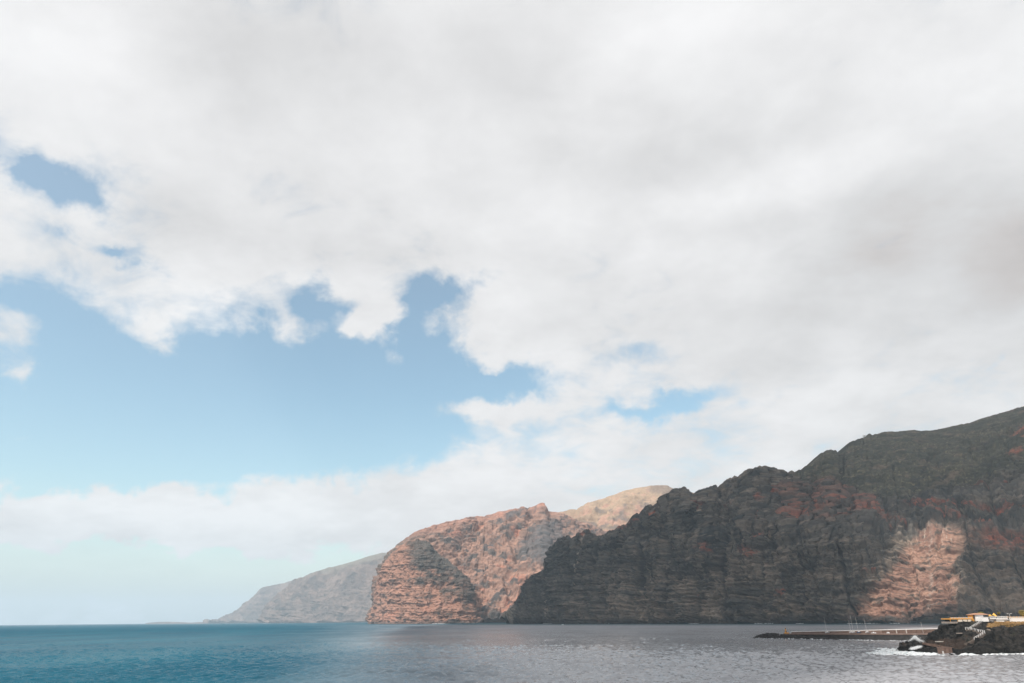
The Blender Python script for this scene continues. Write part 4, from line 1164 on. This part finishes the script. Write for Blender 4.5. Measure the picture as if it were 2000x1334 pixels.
# scrub on the golden ground
rr = np.random.RandomState(5); mb = MB()
for k_ in range(330):
    px_ = rr.uniform(1928, 2002); py_ = rr.uniform(1215.2, 1226)
    if inpoly([(1927, 1226), (1933, 1217), (1945, 1215), (2003, 1215), (2003, 1220), (1985, 1222), (1972, 1227), (1960, 1221), (1945, 1225)], np.array([px_]), np.array([py_]))[0] < 0:
        continue
    h_ = hit(px_, py_)
    if h_ is None: continue
    for j in range(9):
        d_ = rr.normal(size=3) * 0.5; d_[2] = abs(d_[2]) + 0.35; d_ *= rr.uniform(0.25, 0.6)
        s_ = np.array([-d_[1], d_[0], 0]); s_ = s_ / (np.linalg.norm(s_) + 1e-6) * 0.05
        b_ = h_ + np.array([rr.normal() * 0.3, rr.normal() * 0.3, -0.05])
        mb.add([b_ - s_, b_ + s_, b_ + d_ + s_ * 1.5, b_ + d_ - s_ * 1.5], [(0, 1, 2, 3)])
tag(mb.build('dry_scrub', SCRUB), 'dry golden scrub on the slope under the white wall', kind='stuff')

# ------------------------------------------------------------------ zigzag stairs down to the sea
r = empty('staircase', hit(1905, 1256), 'zigzag concrete stairs with white railings down the black rocks', 'staircase')


def flight(pts, wid, rail=True, nst=None):
    """steps along photo points laid on the rock"""
    hs = [hit(*q_) for q_ in pts]
    a, c = hs[0] + (0, -0.5, 0.35), hs[-1] + (0, -0.5, 0.35)
    n = nst or max(5, int(abs(a[2] - c[2]) / 0.24))
    run = c - a; hx = np.array([run[0], run[1], 0]); hx /= np.linalg.norm(hx); sd_ = np.array([-hx[1], hx[0], 0])
    if sd_[1] > 0: sd_ = -sd_
    mb = MB()
    for k_ in range(n):
        p0 = a + run * (k_ / n); p1 = a + run * ((k_ + 1) / n)
        zt = max(p0[2], p1[2]); zb = min(p0[2], p1[2]) - 1.1
        q0, q1 = p0[:2], p1[:2]
        w_ = -sd_[:2] * wid
        mb.hexa([(*q0, zb), (*q1, zb), (*(q1 + w_), zb), (*(q0 + w_), zb), (*q0, zt), (*q1, zt), (*(q1 + w_), zt), (*(q0 + w_), zt)])
    fl = pbuild(mb, 'flight', STEP, r)
    if rail:
        L_ = np.linalg.norm(run); m_ = max(2, int(L_ / 1.5))
        for k_ in range(m_ + 1):
            q_ = a + run * (k_ / m_)
            sub(MB().box(q_[0] - .07, q_[0] + .07, q_[1] - .02, q_[1] + .12, q_[2] - 0.1, q_[2] + 1.1), 'post', WHITE, fl, r)
        for hh in (1.08, 0.6):
            sub(MB().bar(a + (0, 0.05, hh), c + (0, 0.05, hh), 0.065 if hh > 1 else 0.045), 'rail', WHITE, fl, r)
    return a, c


flight([(1916.4, 1216.5), (1894, 1230.5)], 1.4)
flight([(1885.5, 1231.0), (1896, 1231.0)], 1.6, nst=3)
flight([(1898, 1231.5), (1910, 1235.0)], 1.4)
flight([(1910.8, 1235.2), (1922.8, 1237.0)], 1.4, nst=4)
flight([(1923.2, 1238.5), (1902.6, 1251.0)], 1.4)
flight([(1902.0, 1251.6), (1886.0, 1259.5)], 1.2, rail=False)

# small concrete works on the shore
q_ = gz(1851, 1277.5, 0)
r = empty('landing_block', q_, 'rust-brown concrete landing block at the water line', 'landing')
pbuild(pbox(MB(), 1840.5, 1862, 1265.0, 1280.0, q_[1] - 0.8, 5.0), 'block', BROWNC, r)
pbuild(pbox(MB(), 1840.2, 1862.3, 1264.3, 1265.0, q_[1] - 0.95, 5.3), 'top_slab', BROWNC, r)
ld = pbuild(pbox(MB(), 1841.3, 1841.7, 1271.5, 1279, q_[1] - 0.9, 0.08), 'ladder', METAL, r)
sub(pbox(MB(), 1843.0, 1843.4, 1271.5, 1279, q_[1] - 0.9, 0.08), 'stringer', METAL, ld, r)
for k_ in range(5):
    sub(pbox(MB(), 1841.7, 1843.0, 1272.4 + k_ * 1.4, 1272.7 + k_ * 1.4, q_[1] - 0.88, 0.06), 'rung', METAL, ld, r)
h0, h1 = hit(1806, 1257.5), hit(1850, 1266)
yw = min(h0[1], h1[1]) - 0.8
mb = MB(); pts = [at(1804, 1254.6, yw + 3), at(1825, 1258.2, yw + 2), at(1852, 1263.5, yw)]
for a, c in zip(pts[:-1], pts[1:]):
    mb.hexa([(a[0], a[1], a[2] - 1.1), (c[0], c[1], c[2] - 1.3), (c[0], c[1] + 1.6, c[2] - 1.3), (a[0], a[1] + 1.6, a[2] - 1.1), tuple(a), tuple(c), (c[0], c[1] + 1.6, c[2]), (a[0], a[1] + 1.6, a[2])])
tag(mb.build('sea_wall', BROWNC), 'sloping rust-brown sea wall along the rocks behind the spray', 'sea wall')
for (a, c, p_, lab) in ((1831, 1848, 1252.6, 'pale concrete ledge low on the black rocks'), (1872.5, 1883.5, 1236.2, 'thin grey ledge halfway up the black rocks')):
    h_ = hit((a + c) / 2, p_ + 0.8)
    mb = pbox(MB(), a, c, p_, p_ + 1.4, h_[1] - 0.9, 2.5)
    tag(mb.build('concrete_ledge', PALEC if a < 1850 else CONC), lab, 'ledge')

# ------------------------------------------------------------------ breakwater
A, B = gz(1527, 1247.2, 0), gz(1842, 1252.0, 0)
ab = B - A; Lb = np.linalg.norm(ab); ab /= Lb; nb2 = np.array([-ab[1], ab[0], 0.0])
if nb2[1] < 0: nb2 = -nb2
Lb += 60


def bw(s_, off, z):
    q_ = A + ab * s_ + nb2 * off
    return np.array([q_[0], q_[1], z])


def z_at(px, py, s_, off):
    q_ = bw(s_, off, 0); d_ = pray(px, py); return CAM_H + d_[2] * q_[1] / d_[1]


zd0, zd1 = z_at(1532, 1237.5, 4, 0), z_at(1838, 1237.2, Lb - 64, 0)
zw0, zw1 = z_at(1535, 1233.8, 4, 11), z_at(1838, 1227.0, Lb - 64, 11)
ZD = lambda s_: zd0 + (zd1 - zd0) * s_ / (Lb - 60)
ZW = lambda s_: zw0 + (zw1 - zw0) * s_ / (Lb - 60)
r = empty('breakwater', bw(Lb / 2, 5, 0), 'long harbour breakwater with a white-capped wall across the bay', 'breakwater')


def strip(s0, s1, o0, o1, f0, f1, n=1):
    mb = MB()
    for k_ in range(n):
        a, c = s0 + (s1 - s0) * k_ / n, s0 + (s1 - s0) * (k_ + 1) / n
        mb.hexa([bw(a, o0, f0(a)), bw(c, o0, f0(c)), bw(c, o1, f0(c)), bw(a, o1, f0(a)), bw(a, o0, f1(a)), bw(c, o0, f1(c)), bw(c, o1, f1(c)), bw(a, o1, f1(a))])
    return mb


pbuild(strip(2, Lb, 0.0, 11, lambda s_: -1.5, lambda s_: ZD(s_) - 0.9), 'quay_wall', DARKC, r)
pbuild(strip(2, Lb, -0.35, 11, lambda s_: ZD(s_) - 0.9, lambda s_: ZD(s_)), 'deck', PINKC, r)
nsec = 14
for k_ in range(nsec):
    s0, s1 = 4 + (Lb - 4) * k_ / nsec, 4 + (Lb - 4) * (k_ + 1) / nsec - 0.25
    pw_ = pbuild(strip(s0, s1, 11, 12.2, lambda s_: -1.0, lambda s_: ZW(s_) - 0.40), 'wall_section', PINKC if k_ < 6 else BROWNC, r)
    sub(strip(s0, s1 + 0.25, 10.8, 12.4, lambda s_: ZW(s_) - 0.40, lambda s_: ZW(s_)), 'white_cap', WHITE, pw_, r)
for px_ in (1754, 1772):
    s_ = (px_ - 1527) / (1842 - 1527) * (Lb - 60)
    pbuild(strip(s_ - 0.35, s_ + 0.35, 10.5, 11.0, lambda q: ZD(q), lambda q: ZW(q) - 0.4), 'pilaster', PALEC, r)
# rubble mound round the head and along the foot
mb = MB(); rr = np.random.RandomState(8)
otl = np.array([(1476, 1245.2), (1480, 1243.5), (1487, 1240.2), (1497, 1238.2), (1507, 1236.8), (1518, 1237.2), (1526, 1238.0), (1540, 1240), (1553, 1241.5), (1575, 1243), (1600, 1245), (1640, 1247)])
for k_ in range(900):
    px_ = 1476 + 165 * rr.rand() ** 1.6
    t_ = np.interp(px_, otl[:, 0], otl[:, 1]); yb_ = np.interp(px_, [1476, 1640], [1246.5, 1249.5])
    q_ = gz(px_, yb_, 0); u_ = rr.rand()
    z_ = (yb_ - t_) * u_ * 0.47 - 0.5
    sc = rr.uniform(0.7, 1.35)
    if px_ > 1527: o_ = np.array([q_[0], q_[1] - 0.3 + u_ * 2.6, z_])
    else: o_ = np.array([q_[0], q_[1] + u_ * 6 + (rr.rand() < 0.3) * rr.uniform(0, 3), z_])
    vs, fs = BLD1[rr.randint(6)]
    th = rr.uniform(0, 6.28); c_, s_ = math.cos(th), math.sin(th)
    vv = vs * np.array([sc * rr.uniform(.8, 1.3), sc, sc * rr.uniform(.6, .9)])
    vv = np.stack([vv[:, 0] * c_ - vv[:, 1] * s_, vv[:, 0] * s_ + vv[:, 1] * c_, vv[:, 2]], 1) + o_
    mb.add(vv, fs)
for k_ in range(260):
    s_ = rr.uniform(20, Lb - 10); sc = rr.uniform(0.4, 0.9)
    vs, fs = BLD1[rr.randint(6)]
    mb.add(vs * np.array([sc * 1.3, sc, sc * .7]) + bw(s_, rr.uniform(-1.2, 0.0), rr.uniform(-0.3, 0.5)), fs)
rub = pbuild(mb, 'rubble_mound', LAVA, r); rub['kind'] = 'stuff'; rub['label'] = 'black boulders heaped round the breakwater head'

# beacon on the head
q_ = bw(3.2, 3.0, ZD(3)); 
r = empty('harbour_beacon', q_, 'small ochre beacon tower on the breakwater head', 'beacon')
pbuild(MB().box(q_[0] - 1.3, q_[0] + 2.2, q_[1] - 1.2, q_[1] + 1.2, q_[2] - 0.1, q_[2] + 0.9), 'plinth', ORANGE, r)
pbuild(MB().bar(q_ + (0, 0, 0.9), q_ + (0, 0, 3.6), 0.75, n=10, w2=0.55), 'tower', ORANGE, r)
pbuild(MB().bar(q_ + (0, 0, 3.6), q_ + (0, 0, 3.8), 0.85, n=10), 'gallery', ORANGE, r)
ln_ = pbuild(MB().bar(q_ + (0, 0, 3.8), q_ + (0, 0, 4.6), 0.35, n=8), 'lantern', GLASS, r)
sub(MB().bar(q_ + (0, 0, 4.6), q_ + (0, 0, 5.1), 0.45, n=8, w2=0.05), 'cap', ORANGE, ln_, r)
pbuild(MB().box(q_[0] - 0.25, q_[0] + 0.25, q_[1] - 0.80, q_[1] - 0.6, q_[2] + 0.9, q_[2] + 2.3), 'door', DARK, r)


# yachts laid up on the quay, bows to the open sea
def yacht(px, py_foot, py_top, label, mat, lean):
    s_ = (px - 1527) / (1842 - 1527) * (Lb - 60); off = 5.5
    q_ = bw(s_, off, 0); q_ = gp(px, q_[1], ZD(s_)); zt = at(px - 3, py_top, q_[1])[2]
    L_ = 7.0; Bm = 2.1; z0 = q_[2]
    r_ = empty('sailing_yacht', q_, label, 'yacht', 'yachts on the breakwater quay')
    dirn = -nb2; sdv = ab
    secs = [(-0.5, 0.62, 1.0), (-0.3, 0.86, 0.95), (0.0, 1.0, 0.95), (0.25, 0.85, 1.02), (0.42, 0.45, 1.1), (0.5, 0.04, 1.2)]
    vs = []
    for u_, wd, hg in secs:
        c_ = q_ + dirn * (u_ * L_)
        for k_, (e, zz) in enumerate(((-1, hg), (-0.8, 0.55), (0, 0.15), (0.8, 0.55), (1, hg))):
            vs.append(c_ + sdv * (e * wd * Bm / 2) + np.array([0, 0, zz + 0.15]))
    fs = []
    for i in range(len(secs) - 1):
        for k_ in range(4):
            fs.append((i * 5 + k_, i * 5 + k_ + 1, (i + 1) * 5 + k_ + 1, (i + 1) * 5 + k_))
        fs.append((i * 5 + 4, i * 5, (i + 1) * 5, (i + 1) * 5 + 4))
    fs.append((0, 1, 2, 3, 4))
    pbuild(MB().add(vs, fs), 'hull', mat, r_)
    c_ = q_ + np.array([0, 0, 0.3]); pbuild(MB().bar(q_ + (0, 0, -0.02), q_ + (0, 0, 0.35), 0.25, n=6), 'keel', DARK, r_)
    cb = MB(); u0_, u1_ = -0.12, 0.22
    a, c = q_ + dirn * (u0_ * L_), q_ + dirn * (u1_ * L_); w_ = sdv * 0.6
    z_a, z_b_ = z0 + 1.1, z0 + 1.55
    cb.hexa([(*(a - w_)[:2], z_a), (*(c - w_ * .7)[:2], z_a), (*(c + w_ * .7)[:2], z_a), (*(a + w_)[:2], z_a), (*(a - w_ * .8)[:2], z_b_), (*(c - w_ * .5)[:2], z_b_ - .15), (*(c + w_ * .5)[:2], z_b_ - .15), (*(a + w_ * .8)[:2], z_b_)])
    pbuild(cb, 'cabin', HULL, r_)
    mt = q_ + dirn * 0.6; ft = np.array([mt[0], mt[1], z0 + 1.1]); tp = np.array([mt[0] - lean, mt[1], zt])
    ms_ = pbuild(MB().bar(ft, tp, 0.10, n=6, w2=0.06), 'mast', METAL, r_)
    hh = zt - ft[2]
    sub(MB().bar(ft + (tp - ft) * .62 - sdv * .7, ft + (tp - ft) * .62 + sdv * .7, 0.035), 'spreader', METAL, ms_, r_)
    sub(MB().bar(ft + (tp - ft) * .10, ft + (tp - ft) * .10 - dirn * 2.8, 0.06, n=6), 'boom', METAL, ms_, r_)


yacht(1616.0, 1232, 1205.0, 'yacht with a lone mast nearest the beacon', HULL, 0.35)
yacht(1663.0, 1232, 1211.0, 'shorter-masted yacht leftmost in the cluster of masts', HULL, 0.1)
yacht(1668.0, 1233, 1201.0, 'yacht with the tallest mast in the cluster', HULL, 0.3)
yacht(1678.0, 1231, 1206.0, 'yacht with the mast just right of the tallest', BLUEP, 0.4)
yacht(1694.5, 1231, 1206.5, 'yacht with the rightmost mast of the cluster', HULL, 0.5)


def dinghy(px, label, L_=3.6):
    s_ = (px - 1527) / (1842 - 1527) * (Lb - 60); q_ = bw(s_, 3.0, 0); q_ = gp(px, q_[1], ZD(s_))
    r_ = empty('dinghy', q_, label, 'dinghy', 'small boats on the breakwater quay')
    secs = [(-0.5, 0.8, 0.62), (0, 1, 0.6), (0.3, 0.75, 0.66), (0.5, 0.05, 0.8)]; vs = []
    for u_, wd, hg in secs:
        c_ = q_ + ab * (u_ * L_)
        for e, zz in ((-1, hg), (-0.6, 0.1), (0.6, 0.1), (1, hg)):
            vs.append(c_ + nb2 * (e * wd * 0.75) + np.array([0, 0, zz]))
    fs = [(i * 4 + k_, i * 4 + k_ + 1, i * 4 + k_ + 5, i * 4 + k_ + 4) for i in range(3) for k_ in range(3)] + [(0, 1, 2, 3)] + [(i * 4 + 3, i * 4, i * 4 + 4, i * 4 + 7) for i in range(3)]
    pbuild(MB().add(vs, fs), 'hull', HULL, r_)
    c_ = q_ + np.array([0, 0, 0.6]); pbuild(MB().box(c_[0] - .5, c_[0] + .4, c_[1] - .4, c_[1] + .4, c_[2], c_[2] + 0.55), 'console', HULL, r_)


dinghy(1706.5, 'white boat on the quay right of the mast cluster', 4.2)
dinghy(1735.0, 'small white boat standing alone in the middle of the quay', 2.6)
# lamp post on the quay
s_ = (1803.5 - 1527) / (1842 - 1527) * (Lb - 60); q_ = gp(1803.5, bw(s_, 4, 0)[1], ZD(s_)); zt = at(1800.5, 1216.5, q_[1])[2]
r = empty('quay_lamp', q_, 'thin lamp post standing on the quay near the black rocks', 'lamp')
pbuild(MB().bar(q_, (q_[0], q_[1], zt), 0.10, n=6, w2=0.07), 'pole', METAL, r)
pbuild(MB().box(q_[0] - 0.9, q_[0] + 0.1, q_[1] - 0.12, q_[1] + 0.12, zt, zt + 0.14), 'lamp_head', METAL, r)

# ------------------------------------------------------------------ far small things
q_ = gz(1099, 1220.8, 0); r = empty('motorboat', q_, 'tiny white motorboat on the water under the dark cliff', 'boat')
vs = []; secs = [(-0.5, 0.85, 1.0), (0, 1, 1.0), (0.3, 0.75, 1.15), (0.5, 0.03, 1.4)]
for u_, wd, hg in secs:
    for e, zz in ((-1, hg), (-0.6, -0.3), (0.6, -0.3), (1, hg)):
        vs.append(q_ + np.array([-u_ * 8.5, e * wd * 1.4, zz]))
fs = [(i * 4 + k_, i * 4 + k_ + 1, i * 4 + k_ + 5, i * 4 + k_ + 4) for i in range(3) for k_ in range(3)] + [(0, 1, 2, 3)] + [(i * 4 + 3, i * 4, i * 4 + 4, i * 4 + 7) for i in range(3)]
pbuild(MB().add(vs, fs), 'hull', HULL, r)
pbuild(MB().hexa([q_ + np.array(k_) for k_ in ((-1, -1, 1), (2, -1, 1), (2, 1, 1), (-1, 1, 1), (-.4, -.8, 2.3), (1.8, -.8, 2.3), (1.8, .8, 2.3), (-.4, .8, 2.3))]), 'cabin', HULL, r)

pxs = np.linspace(RIDGE_D[0][0], RIDGE_D[-1][0], V_near.shape[0])
i_ = int(np.argmin(np.abs(pxs - 1689.5))); q_ = V_near[i_, 398].copy()
r = empty('house', q_, 'tiny white house on the craggy ridge of the dark cliff', 'house')
pbuild(MB().box(q_[0] - 5, q_[0] + 5, q_[1] - 2, q_[1] + 6, q_[2] - 6, q_[2] + 4.5), 'wall', WHITE, r)
pbuild(MB().box(q_[0] - 5.4, q_[0] + 5.4, q_[1] - 2.4, q_[1] + 6.4, q_[2] + 4.5, q_[2] + 5.1), 'roof', CREAM, r)
for dx_ in (-2.6, 2.0):
    pbuild(MB().box(q_[0] + dx_ - .7, q_[0] + dx_ + .7, q_[1] - 2.12, q_[1] - 2.0, q_[2] + 0.8, q_[2] + 2.6), 'window', GLASS, r)


# ------------------------------------------------------------------ foam and spray
def foam(poly, cell, thr, label, lift=0.12, soft=4.0):
    pw_ = np.array([gz(a, c, 0)[:2] for a, c in poly])
    (xa, ya), (xb, yb) = pw_.min(0) - 2, pw_.max(0) + 2
    gx_, gy_ = np.meshgrid(np.arange(xa, xb, cell), np.arange(ya, yb, cell * 1.5), indexing='ij')
    n_ = fbm(gx_ / 3.2, gy_ / 4.5, 3.3, 4, 0.6)
    sd_ = inpoly([tuple(q) for q in pw_], gx_, gy_)
    k_ = (np.clip(sd_ / soft, -1, 1) * 0.5 + n_) > thr
    zz = sea_z(gx_, gy_) + lift + 0.25 * np.clip(n_, 0, 1)
    cl = k_[:-1, :-1] & k_[1:, :-1] & k_[1:, 1:] & k_[:-1, 1:]
    i2 = np.arange(gx_.size).reshape(gx_.shape); a_, b_ = np.nonzero(cl)
    F_ = np.stack([i2[a_, b_], i2[a_ + 1, b_], i2[a_ + 1, b_ + 1], i2[a_, b_ + 1]], 1)
    V_ = np.stack([gx_, gy_, zz], -1).reshape(-1, 3)
    us = np.unique(F_)
    if len(us) < 4: return
    rm = np.full(len(V_), -1); rm[us] = np.arange(len(us))
    tag(mesh_np('sea_foam', V_[us], rm[F_], FOAM, smooth=True), label, kind='stuff')


foam([(1684, 1277.6), (1704, 1272.5), (1716, 1268), (1750, 1268), (1790, 1270), (1842, 1274.5), (1842, 1281), (1800, 1281.5), (1750, 1280.5), (1715, 1280)], 0.35, 0.10, 'white surf spread round the low black rocks')
foam([(1862, 1279), (1910, 1278), (1925, 1275.5), (1960, 1275), (2040, 1273), (2040, 1279), (1970, 1279.5), (1930, 1280.5), (1870, 1281.5)], 0.35, 0.24, 'thin line of surf along the foot of the promontory', soft=2.0)
foam([(1470, 1246), (1500, 1247.2), (1580, 1248.3), (1640, 1249.6), (1740, 1250.8), (1800, 1251.4), (1800, 1253.6), (1740, 1252.8), (1640, 1251), (1580, 1249.6), (1500, 1248.6), (1470, 1247.6)], 0.4, 0.62, 'broken white surf along the foot of the breakwater', soft=2.0)
for i, (a, c, yy) in enumerate([(1475, 1508, 2300), (1555, 1566, 2190), (1655, 1716, 2040), (1742, 1754, 1975), (1348, 1362, 2545), (1180, 1190, 3010), (1060, 1078, 3350), (845, 870, 4380), (742, 760, 4900), (722, 735, 5200), (516, 528, 11900), (552, 562, 11600)]):
    P0, P1 = gp(a, yy - 15, 0), gp(c, yy - 15, 0)
    n_ = 40; mb = MB(); rr = np.random.RandomState(i)
    dd = 16 * yy / 2200
    for k_ in range(n_):
        u_ = (k_ + rr.rand()) / n_; q_ = P0 + (P1 - P0) * u_; w_ = rr.uniform(0.4, 1.0) * np.linalg.norm(P1 - P0) / n_ * 1.2; e = rr.uniform(-dd, dd); h_ = rr.uniform(0.4, 1.3) * yy / 2400
        mb.hexa([q_ + np.array(v_) for v_ in ((-w_, e - 3, 0), (w_, e - 3, 0), (w_, e + 3, 0), (-w_, e + 3, 0), (-w_ * .6, e - 1, h_), (w_ * .6, e - 1, h_), (w_ * .6, e + 1, h_), (-w_ * .6, e + 1, h_))])
    tag(mb.build('sea_foam', FOAM), ['surf under the dark cliff left of the beacon', 'small fleck of surf under the cliff by the yacht mast', 'long line of surf under the tan rock face', 'short surf line left of the quay lamp at the cliff foot', 'surf fleck under the middle of the dark cliff', 'surf fleck under the pale vein of the cliff',
                                     'surf at the left foot of the dark cliff', 'surf under the dark buttress', 'surf at the left foot of the buttress', 'surf at the tip of the reddish headland', 'faint surf under the hazy mountain at left', 'faint surf under the middle of the hazy mountain'][i], kind='stuff')

# breaking spray over the low rocks
rr = np.random.RandomState(21); mb = MB()
h_ = hit(1790, 1254.5); 
for k_ in range(12000):
    u_ = rr.rand() ** 0.8; sp = rr.normal()
    px_ = 1803 - 17 * u_ + sp * (0.8 + 5.0 * u_); py_ = 1257 - 14.0 * (u_ ** 0.65) * (0.55 + 0.6 * math.exp(-((px_ - 1787) / 6.5) ** 2)) + abs(rr.normal()) * 2.0
    if rr.rand() < 0.12: py_ -= abs(rr.normal()) * 1.6; px_ += rr.normal() * 2.5
    if py_ > 1258: continue
    q_ = at(px_, py_, h_[1] + 2.0 + rr.normal() * 1.2); w_ = rr.uniform(0.02, 0.075)
    d_ = rr.normal(size=(4, 3)) * w_
    mb.add(q_ + d_, [(0, 1, 2), (0, 2, 3), (0, 3, 1), (1, 3, 2)])
for k_ in range(1500):
    u_ = rr.rand(); px_ = 1778 + 20 * u_ + rr.normal() * 2.0; py_ = 1268.0 - 4.8 * u_ + rr.normal() * (0.5 + 1.0 * abs(math.sin(7 * u_)))
    h2 = hit(px_, py_)
    if h2 is None: continue
    q_ = h2 + np.array([0, -0.3, 0.15]); w_ = rr.uniform(0.05, 0.14); d_ = rr.normal(size=(4, 3)) * w_
    mb.add(q_ + d_, [(0, 1, 2), (0, 2, 3), (0, 3, 1), (1, 3, 2)])
tag(mb.build('wave_spray', SPRAY), 'burst of white spray over the low black rocks', kind='stuff')
